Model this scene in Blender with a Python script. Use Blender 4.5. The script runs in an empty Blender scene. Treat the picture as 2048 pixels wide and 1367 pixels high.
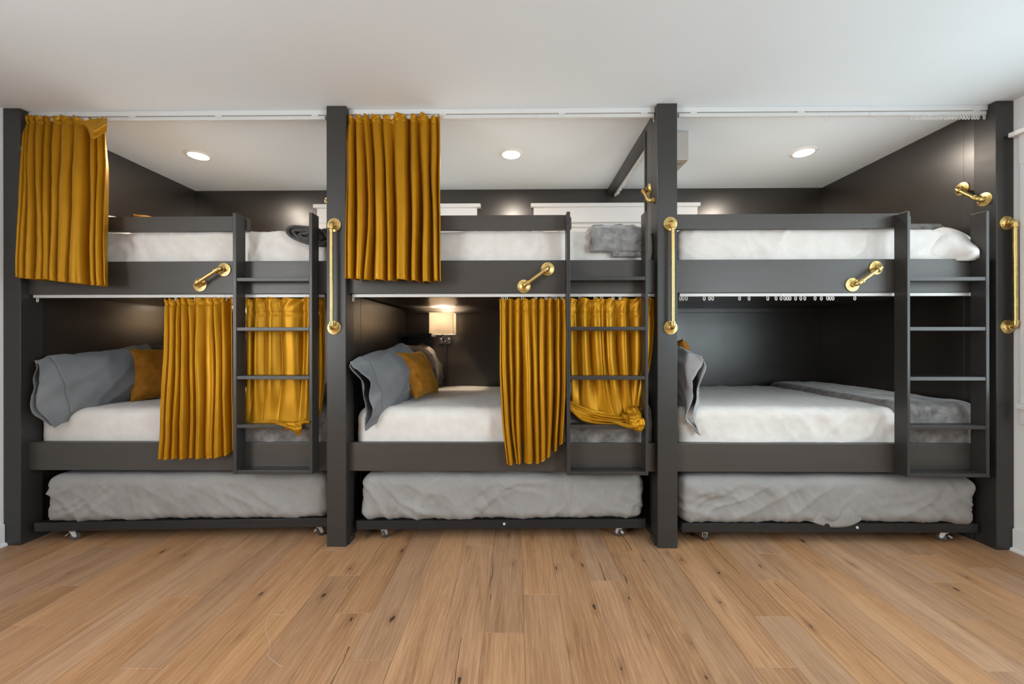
import bpy, bmesh, math, random
from mathutils import Vector, Matrix, noise
random.seed(7)
S = bpy.context.scene
COL = S.collection
PI = math.pi

# ------------------------------------------------------------------ camera
CZ, YAW, ROLL, FPX, HOR = 1.2852, 0.01109, 0.00101, 800.0, 679.07
cam_d = bpy.data.cameras.new('camera')
cam = bpy.data.objects.new('camera', cam_d); COL.objects.link(cam)
ROT = Matrix.Rotation(YAW, 3, 'Z') @ Matrix.Rotation(ROLL, 3, 'Y')
right, fwd, up = (ROT @ Vector(v) for v in ((1, 0, 0), (0, 1, 0), (0, 0, 1)))
m = Matrix((right, up, -fwd)).transposed().to_4x4(); m.translation = (0, 0, CZ)
cam.matrix_world = m
cam_d.sensor_width = 36; cam_d.lens = FPX * 36 / 2048
cam_d.shift_y = -(683.5 - HOR) / 2048
cam_d.clip_start = .05
S.camera = cam
# ------------------------------------------------------------------ world, exposure
w = bpy.data.worlds.new('world'); S.world = w; w.use_nodes = True
w.node_tree.nodes['Background'].inputs[0].default_value = (.72, .82, .95, 1)
w.node_tree.nodes['Background'].inputs[1].default_value = 1.2
S.view_settings.view_transform = 'Standard'; S.view_settings.look = 'None'
S.view_settings.exposure = .02; S.view_settings.gamma = 1
S.view_settings.use_curve_mapping = False
S.cycles.max_bounces = 10; S.cycles.diffuse_bounces = 6; S.cycles.sample_clamp_indirect = 6

# ------------------------------------------------------------------ key planes (metres)
H = 2.74                       # ceiling
D = 2.4727                     # front of the posts
R = 2.515                      # front of the bed rails
L = 2.430                      # front of the ladders
B = 3.871                      # back wall
RW, LW, YR = 3.036, -3.221, -2.7   # room walls
AL, AR = -3.128, 2.933         # alcove side walls

def area(name, loc, rot, sx, sy, power, color, shape='RECTANGLE', spread=180):
    d = bpy.data.lights.new(name, 'AREA'); d.shape = shape; d.size = sx
    if shape == 'RECTANGLE': d.size_y = sy
    d.energy = power; d.color = color; d.spread = math.radians(spread)
    o = bpy.data.objects.new(name, d); o.location = loc; o.rotation_euler = rot
    COL.objects.link(o); return o
# daylight by the near right-hand window; the other two windows are added for light
area('daylight_right', (RW - .005, 1.66, 1.62), (0, PI / 2, 0), 1.42, 1.30, 24, (.82, .96, 1))
area('daylight_right', (RW - .005, -.85, 1.62), (0, PI / 2, 0), 1.42, 1.90, 118, (.80, .94, 1))  # unseen second window on the right, added for its light
area('added_light_left', (LW + .005, -.60, 1.62), (0, -PI / 2, 0), 1.42, 1.90, 135, (.93, .95, .95))  # light of an unseen left-hand window, added to brighten that side
DL = [(-2.50, 3.12), (-.04, 3.13), (2.23, 3.13)]     # recessed lights over the bunks
for x, y in DL:
    area('downlight_lamp', (x, y, H - .012), (0, 0, 0), .13, 0, 10, (1, .86, .72), 'DISK')
for x in (-1.7, 0, 1.7):                               # unseen lights behind the camera, added to even the brightness
    for y in (-1.2, .5):
        area('downlight_lamp', (x, y, H - .012), (0, 0, 0), .15, 0, 4.5, (1, .93, .84), 'DISK')

# ------------------------------------------------------------------ helpers
def W(px, py, Y):
    """point of the photograph (px, py) at depth Y in metres"""
    d = ROT @ Vector(((px - 1024) / FPX, 1, -(py - HOR) / FPX))
    return Vector((0, 0, CZ)) + d * (Y / d.y)
def WX(px, Y): return W(px, 650, Y).x
def WZ(py, Y, px=1024): return W(px, py, Y).z
def onX(px, py, X):
    d = ROT @ Vector(((px - 1024) / FPX, 1, -(py - HOR) / FPX))
    return Vector((0, 0, CZ)) + d * (X / d.x)

def wl(o):
    v = Vector((0, 0, 0))
    while o is not None: v = v + o.location; o = o.parent
    return v
class MB:
    def __init__(s): s.v = []; s.f = []
    def add(s, v, f):
        k = len(s.v); s.v += [Vector(p) for p in v]; s.f += [tuple(i + k for i in q) for q in f]; return s
    def box(s, x0, x1, y0, y1, z0, z1, bev=.003, seg=2):
        bm = bmesh.new(); bmesh.ops.create_cube(bm, size=1)
        for q in bm.verts:
            q.co = (x0 + (q.co.x + .5) * (x1 - x0), y0 + (q.co.y + .5) * (y1 - y0), z0 + (q.co.z + .5) * (z1 - z0))
        if bev: bmesh.ops.bevel(bm, geom=bm.edges[:], offset=bev, segments=seg, affect='EDGES', profile=.5)
        bm.verts.index_update()
        s.add([q.co.copy() for q in bm.verts], [[q.index for q in f.verts] for f in bm.faces]); bm.free(); return s
    def tube(s, pts, r, n=12, caps=True):
        pts = [Vector(p) for p in pts]; rs = r if isinstance(r, (list, tuple)) else [r] * len(pts)
        t0 = (pts[1] - pts[0]).normalized(); a = t0.orthogonal().normalized(); V = []; F = []
        for i, p in enumerate(pts):
            t = (pts[min(i + 1, len(pts) - 1)] - pts[max(i - 1, 0)]).normalized()
            a = (a - t * a.dot(t)).normalized(); b = t.cross(a)
            V += [p + (a * math.cos(2 * PI * k / n) + b * math.sin(2 * PI * k / n)) * rs[i] for k in range(n)]
        for i in range(len(pts) - 1):
            F += [(i * n + k, i * n + (k + 1) % n, (i + 1) * n + (k + 1) % n, (i + 1) * n + k) for k in range(n)]
        if caps: F += [tuple(range(n))[::-1], tuple((len(pts) - 1) * n + k for k in range(n))]
        return s.add(V, F)
    def lathe(s, prof, o, ax, n=24):
        """profile (radius, height) turned about the axis ax through o"""
        o = Vector(o); ax = Vector(ax).normalized(); a = ax.orthogonal().normalized(); b = ax.cross(a); V = []; F = []
        for r, h in prof:
            V += [o + ax * h + (a * math.cos(2 * PI * k / n) + b * math.sin(2 * PI * k / n)) * max(r, 1e-5) for k in range(n)]
        for i in range(len(prof) - 1):
            F += [(i * n + k, i * n + (k + 1) % n, (i + 1) * n + (k + 1) % n, (i + 1) * n + k) for k in range(n)]
        F += [tuple(range(n))[::-1], tuple((len(prof) - 1) * n + k for k in range(n))]
        return s.add(V, F)
    def build(s, name, mat, parent=None, smooth=False, solid=0):
        c = sum(s.v, Vector()) / len(s.v)
        me = bpy.data.meshes.new(name); me.from_pydata([v - c for v in s.v], [], s.f)
        bm = bmesh.new(); bm.from_mesh(me); bmesh.ops.recalc_face_normals(bm, faces=bm.faces); bm.to_mesh(me); bm.free()
        me.materials.append(mat)
        if smooth:
            me.polygons.foreach_set('use_smooth', [True] * len(me.polygons))
            if smooth != True: me.set_sharp_from_angle(angle=math.radians(smooth))
        o = bpy.data.objects.new(name, me); COL.objects.link(o)
        o.location = c - (wl(parent) if parent else Vector())
        o.parent = parent
        if solid:
            md = o.modifiers.new('thickness', 'SOLIDIFY'); md.thickness = solid; md.offset = 0
        return o
def box(name, x0, x1, y0, y1, z0, z1, mat, parent=None, bev=.003, seg=2):
    return MB().box(x0, x1, y0, y1, z0, z1, bev, seg).build(name, mat, parent)
def tag(o, label=None, cat=None, group=None, kind=None):
    if label: o['label'] = label
    if cat: o['category'] = cat
    if group: o['group'] = group
    if kind: o['kind'] = kind
    return o
def thing(name, loc, label, cat, group=None):
    o = bpy.data.objects.new(name, None); o.empty_display_size = .05; o.location = loc; COL.objects.link(o)
    return tag(o, label, cat, group)
def struct(o): o['kind'] = 'structure'; return o
def emptys(name, loc=(0, 0, 0)):
    o = bpy.data.objects.new(name, None); o.empty_display_size = .05; o.location = loc; COL.objects.link(o)
    return struct(o)

def sweep_grid(nx, ny, fn):
    V = [fn(i / (nx - 1), j / (ny - 1)) for j in range(ny) for i in range(nx)]
    F = [(j * nx + i, j * nx + i + 1, (j + 1) * nx + i + 1, (j + 1) * nx + i) for j in range(ny - 1) for i in range(nx - 1)]
    return V, F
def nz(x, y, z): return noise.noise(Vector((x, y, z)))
def ridge(x, y, z): return 1 - 2 * abs(nz(x, y, z))

def soft_box(x0, x1, y0, y1, z0, z1, r, res, disp, keep=None):
    """rounded box on a surface lattice; disp(p, n) returns the offset along the normal n, or a vector"""
    if not isinstance(r, tuple): r = (r, r, r)
    n = [max(4, int(round((b - a) / res))) for a, b in ((x0, x1), (y0, y1), (z0, z1))]
    idx = {}; V = []; F = []
    lo = Vector((x0, y0, z0)); sz = Vector((x1 - x0, y1 - y0, z1 - z0))
    def vid(i, j, k):
        key = (i, j, k)
        if key not in idx:
            p = Vector((lo.x + sz.x * i / n[0], lo.y + sz.y * j / n[1], lo.z + sz.z * k / n[2]))
            q = Vector([min(max(p[a], lo[a] + r[a]), lo[a] + sz[a] - r[a]) for a in range(3)])
            d = Vector([(p[a] - q[a]) / r[a] for a in range(3)])
            ln = d.length or 1; d = d / ln
            p2 = Vector([q[a] + d[a] * r[a] for a in range(3)])
            e = disp(p2, d)
            idx[key] = len(V); V.append(p2 + (e if isinstance(e, Vector) else d * e))
        return idx[key]
    for a in range(3):
        b, c = (a + 1) % 3, (a + 2) % 3
        for side in (0, n[a]):
            for i in range(n[b]):
                for j in range(n[c]):
                    q = []
                    for di, dj in ((0, 0), (1, 0), (1, 1), (0, 1)):
                        t = [0, 0, 0]; t[a] = side; t[b] = i + di; t[c] = j + dj; q.append(tuple(t))
                    if keep and not keep(a, side > 0, [t for t in q], n): continue
                    F.append([vid(*t) for t in q])
    return V, F

# ------------------------------------------------------------------ materials
def srgb(r, g, b):
    f = lambda c: c / 12.92 if c <= .04045 else ((c + .055) / 1.055) ** 2.4
    return (f(r / 255), f(g / 255), f(b / 255), 1)
class N:
    def __init__(s, name):
        s.m = bpy.data.materials.new(name); s.m.use_nodes = True; s.t = s.m.node_tree; s.p = s.t.nodes['Principled BSDF']
    def n(s, kind, **kw):
        q = s.t.nodes.new(kind)
        for k, v in kw.items():
            if k.startswith('i_'): q.inputs[k[2:].replace('_', ' ')].default_value = v
            else: setattr(q, k, v)
        return q
    def l(s, a, b): s.t.links.new(a, b)
    def coords(s, scale, kind='Object'):
        tc = s.n('ShaderNodeTexCoord'); mp = s.n('ShaderNodeMapping'); mp.inputs['Scale'].default_value = scale
        s.l(tc.outputs[kind], mp.inputs[0]); return mp.outputs[0]
    def noise(s, vec, scale, detail=3, rough=.5, dist=0):
        q = s.n('ShaderNodeTexNoise'); q.inputs['Scale'].default_value = scale; q.inputs['Detail'].default_value = detail
        q.inputs['Roughness'].default_value = rough; q.inputs['Distortion'].default_value = dist; s.l(vec, q.inputs['Vector']); return q.outputs['Fac']
    def ramp(s, fac, stops, inter='LINEAR'):
        q = s.n('ShaderNodeValToRGB'); q.color_ramp.interpolation = inter
        e = q.color_ramp.elements
        while len(e) < len(stops): e.new(.5)
        for el, (p, c) in zip(e, stops): el.position = p; el.color = c
        s.l(fac, q.inputs[0]); return q.outputs[0]
    def mix(s, fac, a, b, mode='MIX'):
        q = s.n('ShaderNodeMix', data_type='RGBA', blend_type=mode)
        for sock, v in ((q.inputs[0], fac), (q.inputs[6], a), (q.inputs[7], b)):
            if hasattr(v, 'is_linked'): s.l(v, sock)
            else: sock.default_value = v
        return q.outputs[2]
    def math(s, op, a, b=0, c=None):
        q = s.n('ShaderNodeMath', operation=op)
        for sock, v in zip(q.inputs, (a, b, c)):
            if v is None: continue
            if hasattr(v, 'is_linked'): s.l(v, sock)
            else: sock.default_value = v
        return q.outputs[0]
    def bump(s, h, strength, dist=.01):
        q = s.n('ShaderNodeBump'); q.inputs['Strength'].default_value = strength; q.inputs['Distance'].default_value = dist
        s.l(h, q.inputs['Height']); s.l(q.outputs[0], s.p.inputs['Normal'])
    def set(s, **kw):
        for k, v in kw.items():
            sock = s.p.inputs[k.replace('_', ' ')]
            if hasattr(v, 'is_linked'): s.l(v, sock)
            else: sock.default_value = v
        return s

def paint(name, col, rough, amp=.05, sc=3, bump=.06, stretch=(1, 1, 1), spec=.5):
    q = N(name); v = q.coords(stretch); f = q.noise(v, sc, 4)
    c1 = tuple(min(1, x * (1 - amp)) for x in col[:3]) + (1,); c2 = tuple(min(1, x * (1 + amp)) for x in col[:3]) + (1,)
    q.set(Base_Color=q.ramp(f, [(.3, c1), (.7, c2)]), Specular_IOR_Level=spec)
    g = q.noise(v, 90, 3); q.set(Roughness=q.math('MULTIPLY_ADD', f, .12, rough - .06)); q.bump(g, bump, .002)
    return q.m
M = {}
M['white_paint'] = paint('white_wall_paint', (.80, .80, .79), .75, .012, 2, .05)
M['ceiling'] = paint('ceiling_paint', (.735, .80, .85), .85, .008, 2, .05)
M['trim'] = paint('white_trim_paint', (.80, .80, .80), .42, .012, 4, .03)
M['dark'] = paint('charcoal_satin_paint', (.031, .0290, .0270), .38, .05, 6, .05, (.35, 1, 3), .5)
M['rail_paint_lit'] = paint('charcoal_rail_paint_lit', (.052, .0455, .0405), .40, .06, 6, .06, (.3, 1, 4), .5)  # the charcoal paint again, lightened to put sheen and warm light into colour
M['dark_wall_shaded'] = paint('charcoal_wall_paint_shaded', (.0255, .0205, .0160), .31, .05, 4, .04, (.5, .5, 2), 1.0)  # same charcoal paint, bunk shade and warm downlight tint put into its colour
M['black_metal'] = paint('black_powder_coat', (.012, .012, .0125), .45, .05, 20, .04)
M['fascia'] = paint('white_fascia_paint', (.66, .67, .67), .6, .01, 4, .03)
M['plastic'] = paint('white_plastic', (.62, .62, .61), .35, .01, 9, .0)
M['rubber'] = paint('grey_rubber', (.07, .07, .07), .55, .1, 30, .05)
def metal(name, col, rough, amp=.15):
    q = N(name); v = q.coords((1, 1, 1)); f = q.noise(v, 45, 4)
    q.set(Base_Color=q.ramp(f, [(.3, tuple(x * (1 - amp) for x in col) + (1,)), (.7, tuple(x for x in col) + (1,))]),
          Metallic=1.0, Roughness=q.math('MULTIPLY_ADD', f, .2, rough - .1)); q.bump(q.noise(v, 260, 2), .08, .001); return q.m
M['brass'] = metal('brushed_gold_brass', (.75, .545, .215), .36, .24)
M['brass_screw'] = metal('brass_screw_head', (.40, .27, .08), .45)
M['chrome'] = metal('zinc_steel', (.86, .86, .84), .38, .08)
M['chrome'].node_tree.nodes['Principled BSDF'].inputs['Metallic'].default_value = .45

def fabric(name, lo, hi, rough, sheen, sc=6, bump=.2, fine=320, tint=(1, 1, 1, 1), stretch=(1, 1, 1), bd=.003):
    q = N(name); v = q.coords(stretch); f = q.noise(v, sc, 5, .6)
    q.set(Base_Color=q.ramp(f, [(.3, lo), (.7, hi)]), Roughness=rough, Sheen_Weight=sheen, Sheen_Roughness=.4, Sheen_Tint=tint, Specular_IOR_Level=.25)
    q.bump(q.noise(v, fine, 3), bump, bd); return q.m
M['velvet'] = fabric('mustard_velvet', (.385, .175, .0028, 1), (.485, .228, .006, 1), .42, .18, 9, .10, 500, (1, .66, .16, 1), (1, 1, .3))
M['velvet'].node_tree.nodes['Principled BSDF'].inputs['Metallic'].default_value = .45
M['cushion'] = fabric('mustard_cushion_velvet', (.23, .085, .004, 1), (.37, .155, .010, 1), .75, .35, 22, .35, 160, (1, .7, .2, 1))
M['fleece'] = fabric('white_fleece', (.66, .635, .605, 1), (.74, .715, .685, 1), .9, .2, 14, .30, 110)
M['fur'] = fabric('grey_plush', (.095, .088, .084, 1), (.27, .258, .25, 1), .8, .5, 17, .5, 110)  # light mottle paints the crushed nap's highlights into the colour
M['grey_fleece'] = fabric('grey_fleece', (.14, .14, .14, 1), (.30, .30, .30, 1), .85, .4, 20, .45, 140)
M['dark_fleece'] = fabric('charcoal_fleece', (.050, .046, .046, 1), (.105, .098, .096, 1), .85, .5, 16, .45, 140)
M['sheet'] = fabric('grey_cotton_sheet', (.27, .26, .25, 1), (.32, .31, .30, 1), .8, .1, 5, .10, 400)
M['case'] = fabric('grey_pillowcase', (.155, .165, .176, 1), (.21, .22, .235, 1), .75, .12, 5, .10, 400)
M['case_pale'] = fabric('pale_pillowcase', (.36, .38, .40, 1), (.44, .46, .475, 1), .75, .12, 5, .10, 400)
M['case_brown'] = fabric('brown_grey_pillowcase', (.085, .07, .06, 1), (.12, .10, .09, 1), .8, .12, 6, .10, 400)
M['tick'] = fabric('mattress_ticking', (.06, .06, .062, 1), (.09, .09, .09, 1), .8, .1, 6, .1, 300)

q = N('oak_plank')                      # floor: one board per object, tone and grain shifted by the object's own random number
oi = q.n('ShaderNodeObjectInfo'); geo = q.n('ShaderNodeNewGeometry')
off = q.n('ShaderNodeVectorMath', operation='SCALE'); off.inputs[0].default_value = (37.1, 61.7, 13.3); q.l(oi.outputs['Random'], off.inputs['Scale'])
ad = q.n('ShaderNodeVectorMath', operation='ADD'); q.l(geo.outputs['Position'], ad.inputs[0]); q.l(off.outputs[0], ad.inputs[1])
def mp(scale):
    k = q.n('ShaderNodeMapping'); k.inputs['Scale'].default_value = scale; q.l(ad.outputs[0], k.inputs[0]); return k.outputs[0]
broad = q.noise(mp((9, .9, 1)), 1.3, 4, .6, .6)
streak = q.noise(mp((60, 2.2, 1)), 1, 5, .65, .3)
fine = q.noise(mp((330, 9, 1)), 1, 3, .6)
rings = q.n('ShaderNodeTexWave', wave_type='BANDS', bands_direction='X'); rings.inputs['Scale'].default_value = 9
rings.inputs['Distortion'].default_value = 9; rings.inputs['Detail'].default_value = 2; rings.inputs['Detail Scale'].default_value = .8
q.l(mp((1.6, .35, 1)), rings.inputs['Vector'])
c = q.ramp(broad, [(.22, srgb(140, 104, 75)), (.42, srgb(168, 127, 94)), (.60, srgb(182, 141, 106)), (.82, srgb(193, 155, 121))])
c = q.mix(q.math('MULTIPLY', q.ramp(streak, [(.48, (0, 0, 0, 1)), (.72, (1, 1, 1, 1))]), .45), c, srgb(128, 90, 62))
c = q.mix(q.math('MULTIPLY', q.ramp(fine, [(.52, (0, 0, 0, 1)), (.66, (1, 1, 1, 1))]), .38), c, srgb(208, 174, 140))
c = q.mix(q.math('MULTIPLY', q.ramp(rings.outputs['Fac'], [(.70, (0, 0, 0, 1)), (.95, (1, 1, 1, 1))]), .16), c, srgb(212, 180, 146))
tone = q.n('ShaderNodeHueSaturation'); q.l(c, tone.inputs['Color'])
q.l(q.math('MULTIPLY_ADD', oi.outputs['Random'], .20, .88), tone.inputs['Value'])
rnd2 = q.math('FRACT', q.math('MULTIPLY', oi.outputs['Random'], 17.31))
q.l(q.math('MULTIPLY_ADD', rnd2, .14, .95), tone.inputs['Saturation'])
c = tone.outputs[0]
# knots: a few scattered cells, dark heart in a brown halo, and thin checks drawn out along the board
vor = q.n('ShaderNodeTexVoronoi', feature='F1', voronoi_dimensions='2D'); vor.inputs['Scale'].default_value = 1; vor.inputs['Randomness'].default_value = 1
wob = q.noise(mp((30, 12, 1)), 1, 2)
kv = q.n('ShaderNodeVectorMath', operation='MULTIPLY_ADD'); kv.inputs[1].default_value = (6.6, 2.7, 0.001); q.l(ad.outputs[0], kv.inputs[0])
wc = q.n('ShaderNodeCombineXYZ'); q.l(q.math('MULTIPLY', wob, .22), wc.inputs[0]); q.l(q.math('MULTIPLY', wob, .16), wc.inputs[1]); q.l(wc.outputs[0], kv.inputs[2])
q.l(kv.outputs[0], vor.inputs['Vector'])
sepc = q.n('ShaderNodeSeparateColor'); q.l(vor.outputs['Color'], sepc.inputs[0])
sel = q.math('GREATER_THAN', sepc.outputs[0], .58)
halo = q.math('MULTIPLY', sel, q.ramp(vor.outputs['Distance'], [(.02, (1, 1, 1, 1)), (.20, (0, 0, 0, 1))]))
size = q.math('MULTIPLY_ADD', q.math('POWER', sepc.outputs[1], 2.5), .050, .012)
heart = q.math('MULTIPLY', sel, q.math('LESS_THAN', vor.outputs['Distance'], size))
c = q.mix(q.math('MULTIPLY', q.math('MULTIPLY', halo, q.math('MULTIPLY_ADD', streak, 1.1, .15)), .62), c, srgb(112, 76, 52))
c = q.mix(q.math('MULTIPLY', heart, .85), c, srgb(46, 33, 27))
v2 = q.n('ShaderNodeTexVoronoi', feature='F1', voronoi_dimensions='2D'); v2.inputs['Scale'].default_value = 1
k2 = q.n('ShaderNodeVectorMath', operation='MULTIPLY_ADD'); k2.inputs[1].default_value = (7.3, .62, 0.001); q.l(ad.outputs[0], k2.inputs[0])
wob2 = q.noise(mp((5, 3.5, 1)), 1, 3); w2 = q.n('ShaderNodeCombineXYZ'); q.l(q.math('MULTIPLY', wob2, .5), w2.inputs[0]); q.l(w2.outputs[0], k2.inputs[2])
q.l(k2.outputs[0], v2.inputs['Vector'])
s2 = q.n('ShaderNodeSeparateColor'); q.l(v2.outputs['Color'], s2.inputs[0])
sx = q.n('ShaderNodeVectorMath', operation='SUBTRACT'); q.l(k2.outputs[0], sx.inputs[0]); q.l(v2.outputs['Position'], sx.inputs[1])
sp = q.n('ShaderNodeSeparateXYZ'); q.l(sx.outputs[0], sp.inputs[0])
crack = q.math('MULTIPLY', q.math('GREATER_THAN', s2.outputs[0], .64),
               q.math('MULTIPLY', q.math('LESS_THAN', q.math('ABSOLUTE', sp.outputs[0]), q.math('MULTIPLY_ADD', wob, .045, -.008)),
                      q.math('LESS_THAN', q.math('ABSOLUTE', sp.outputs[1]), q.math('MULTIPLY', s2.outputs[1], .20))))
c = q.mix(q.math('MULTIPLY', crack, .8), c, srgb(62, 45, 36))
q.set(Base_Color=c, Roughness=q.math('MULTIPLY_ADD', streak, .14, .40), Specular_IOR_Level=.40)
q.bump(q.math('MULTIPLY_ADD', streak, .5, fine), .10, .002)
M['oak'] = q.m
M['subfloor'] = paint('plank_joint', (.46, .34, .23), .8, .1, 30, .1)
q = N('linen_shade')                    # lamp shade: linen that lets the bulb shine through
tr = q.n('ShaderNodeBsdfTranslucent'); tr.inputs[0].default_value = (.90, .82, .72, 1)
mx = q.n('ShaderNodeMixShader'); mx.inputs[0].default_value = .36
q.set(Base_Color=q.ramp(q.noise(q.coords((1, 1, .15)), 420, 2), [(.3, (.62, .60, .57, 1)), (.7, (.80, .785, .76, 1))]), Roughness=.9)
q.l(q.p.outputs[0], mx.inputs[1]); q.l(tr.outputs[0], mx.inputs[2]); q.l(mx.outputs[0], q.t.nodes['Material Output'].inputs[0])
M['shade'] = q.m
def emit(name, col, st):
    k = N(name); k.set(Base_Color=(.9, .9, .9, 1), Emission_Color=col, Emission_Strength=st); return k.m
M['lens'] = emit('downlight_lens', (1, .96, .90, 1), 6)
M['bulb'] = emit('warm_bulb', (1, .78, .50, 1), 14)
k = N('window_glass'); k.set(Base_Color=(1, 1, 1, 1), Roughness=.02, Transmission_Weight=1.0, IOR=1.45); M['glass'] = k.m
M['blind'] = fabric('white_roller_blind', (.74, .74, .73, 1), (.80, .80, .79, 1), .8, 0, 5, .05, 300)

# ------------------------------------------------------------------ room shell
fl = emptys('floor')
struct(box('subfloor', LW - .1, RW + .1, YR - .1, B + .1, -.04, -.006, M['subfloor'], fl, 0))
PW = .1778; X0 = .033
JOINT = {-2: 2.50, -1: 1.755, 0: 2.02, 2: 2.14, 3: 2.426, -4: 1.60, -5: 1.876, -6: 2.175, -7: 2.435, -9: 1.55, -10: 1.99, -11: 2.46,
         -13: 1.78, -14: 2.07, -15: 2.47, 8: 2.42, 7: 2.156, 6: 1.873, 5: 1.58, 12: 2.143, 13: 2.41, 11: 1.86, 10: 1.57, 1: 2.9, 4: 2.75, -3: 2.75, -8: 2.72, -12: 2.74, 9: 2.72}
PLEN = 1.52
for k in range(-19, 18):
    x0, x1 = max(X0 + k * PW, LW), min(X0 + (k + 1) * PW, RW)
    if x1 - x0 < .01: continue
    j = JOINT.get(k, 1.9 + (k * .37) % .8)
    while j - PLEN > YR: j -= PLEN
    ys = [YR]
    while j < B: 
        if j - ys[-1] > .05: ys.append(j)
        j += PLEN
    ys.append(B)
    for a, b in zip(ys, ys[1:]):
        box('plank', x0 + .0004, x1 - .0004, a + .0005, b - .0005, -.010, 0, M['oak'], fl, .0009, 1)
struct(box('ceiling', LW - .1, RW + .1, YR - .1, B + .1, H, H + .1, M['ceiling'], None, 0))

# back wall of the alcove with two window openings high up, over the upper bunks
WB = [(-1.85, -.44), (.235, 1.665)]; WZ0, WZ1 = 2.00, 2.42
wb = emptys('wall_back', (0, B, 0))
xs = [AL - .1] + [v for p in WB for v in p] + [AR + .1]
struct(box('lower_panel', xs[0], xs[-1], B, B + .1, 0, WZ0, M['dark_wall_shaded'], wb, 0))
struct(box('upper_panel', xs[0], xs[-1], B, B + .1, WZ1, H, M['dark_wall_shaded'], wb, 0))
for a, b in ((xs[0], xs[1]), (xs[2], xs[3]), (xs[4], xs[5])):
    struct(box('pier_panel', a, b, B, B + .1, WZ0, WZ1, M['dark_wall_shaded'], wb, 0))
for i, ((a, b), cap, hd) in enumerate(zip(WB, ((626, 961), (1062, 1401.5)), ((634, 954), (1067.5, 1395.5)))):
    wn = emptys('window_%d' % (i + 1), ((a + b) / 2, B, WZ0))
    z1 = WZ(406, B - .05); z2 = WZ(413, B - .05)
    MB().box(WX(cap[0], B - .05), WX(cap[1], B - .05), B - .05, B + .002, z2, z1, .002).build('head_cap', M['trim'], wn)
    h0, h1 = WX(hd[0], B - .025), WX(hd[1], B - .025)
    box('head_casing', h0, h1, B - .025, B + .002, WZ1 - .005, z2, M['trim'], wn, .002)
    for c0, c1 in ((h0, a + .01), (b - .01, h1)):
        box('side_casing', c0, c1, B - .022, B + .002, WZ0 - .05, WZ1 - .0055, M['trim'], wn, .002)
    for c0, c1, z0, zz in ((a, a + .04, WZ0, WZ1), (b - .04, b, WZ0, WZ1), (a + .04, b - .04, WZ1 - .04, WZ1), (a + .04, b - .04, WZ0, WZ0 + .04)):
        box('sash', c0, c1, B + .01, B + .05, z0, zz, M['trim'], wn, .003)
    box('roller_blind', a + .04, b - .04, B + .036, B + .042, WZ0 + .04, WZ1 - .04, M['blind'], wn, 0)
    box('pane', a + .04, b - .04, B + .060, B + .066, WZ0 + .02, WZ1 - .02, M['glass'], wn, 0)
# side walls of the alcove, seams between their sheets
wa = emptys('wall_alcove_left', (AL, D, 0))
for y0, y1 in ((D + .09, B),):
    struct(box('panel', LW, AL, y0, y1, 0, H, M['dark_wall_shaded'], wa, .0015, 1))
wa = emptys('wall_alcove_right', (AR, D, 0))
for y0, y1 in ((D + .075, 2.655), (2.6551, B)):
    struct(box('panel', AR, RW + .05, y0, y1, 0, H, M['dark_wall_shaded'], wa, .0006, 1))
box('trim_1', AL, AL + .014, D + .122, B, 0, .045, M['dark'], None, .004)['kind'] = 'structure'
box('trim_2', AR - .014, AR, D + .122, B, 0, .045, M['dark'], None, .004)['kind'] = 'structure'
# white room walls
def wall_with(name, x, xo, wins, z0, z1, yend):
    wr = emptys(name, (x, 0, 0)); xa, xb = min(x, xo), max(x, xo); y = YR
    for a, b in wins:
        for p, q_, r0, r1 in ((y, a, 0, H), (a, b, 0, z0), (a, b, z1, H)):
            struct(box('panel', xa, xb, p, q_, r0, r1, M['white_paint'], wr, 0))
        y = b
    struct(box('panel', xa, xb, y, yend, 0, H, M['white_paint'], wr, 0))
Z0, Z1 = .90, 2.34; ycas = 2.4485
wall_with('wall_right', RW, RW + .1, [(-1.80, .10), (.98, 2.34)], Z0, Z1, D + .03)
wall_with('wall_left', LW, LW - .1, [(-1.55, .35)], Z0, Z1, D + .03)
struct(box('wall_rear', LW - .1, RW + .1, YR - .1, YR, 0, H, M['dark'], None, 0))
for nm, x, s_, y0, y1, ye in (('window_3', RW, -1, .98, 2.34, ycas), ('window_4', RW, -1, -1.80, .10, .21), ('window_5', LW, 1, -1.55, .35, .46)):  # the last two are unseen, added to carry extra daylight
    wn = emptys(nm, (x, (y0 + y1) / 2, Z0)); ys_ = y0 - .11
    def wb_(name, d0, d1, a, b, c, d, mat=M['trim'], bev=.002):
        p, q_ = x + s_ * d0, x + s_ * d1; box(name, min(p, q_), max(p, q_), a, b, c, d, mat, wn, bev)
    wb_('head_cap', -.002, .055, ys_ - .09, ye + .010, 2.505, 2.532, M['trim'], .003)
    wb_('head_casing', -.002, .022, ys_ - .01, ye - .015, Z1 - .01, 2.505)
    wb_('side_casing', -.002, .020, ys_, y0 + .01, Z0, Z1 - .01); wb_('side_casing', -.002, .020, y1 - .01, ye - .018, Z0, Z1 - .01)
    wb_('sill', -.05, .045, ys_ - .03, ye - .015, Z0 - .03, Z0, M['trim'], .003)
    wb_('apron', -.002, .020, ys_, ye - .018, Z0 - .12, Z0 - .03)
    for y in (y0 + .02, (y0 + y1) / 2, y1 - .02): wb_('mullion', -.03, .03, y - .022, y + .022, Z0, Z1)
    for z in (Z0 + .02, 1.60, Z1 - .02): wb_('rail', -.03, .028, y0, y1, z - .020, z + .020)
    wb_('pane', -.016, -.012, y0, y1, Z0, Z1, M['glass'], 0)
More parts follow.
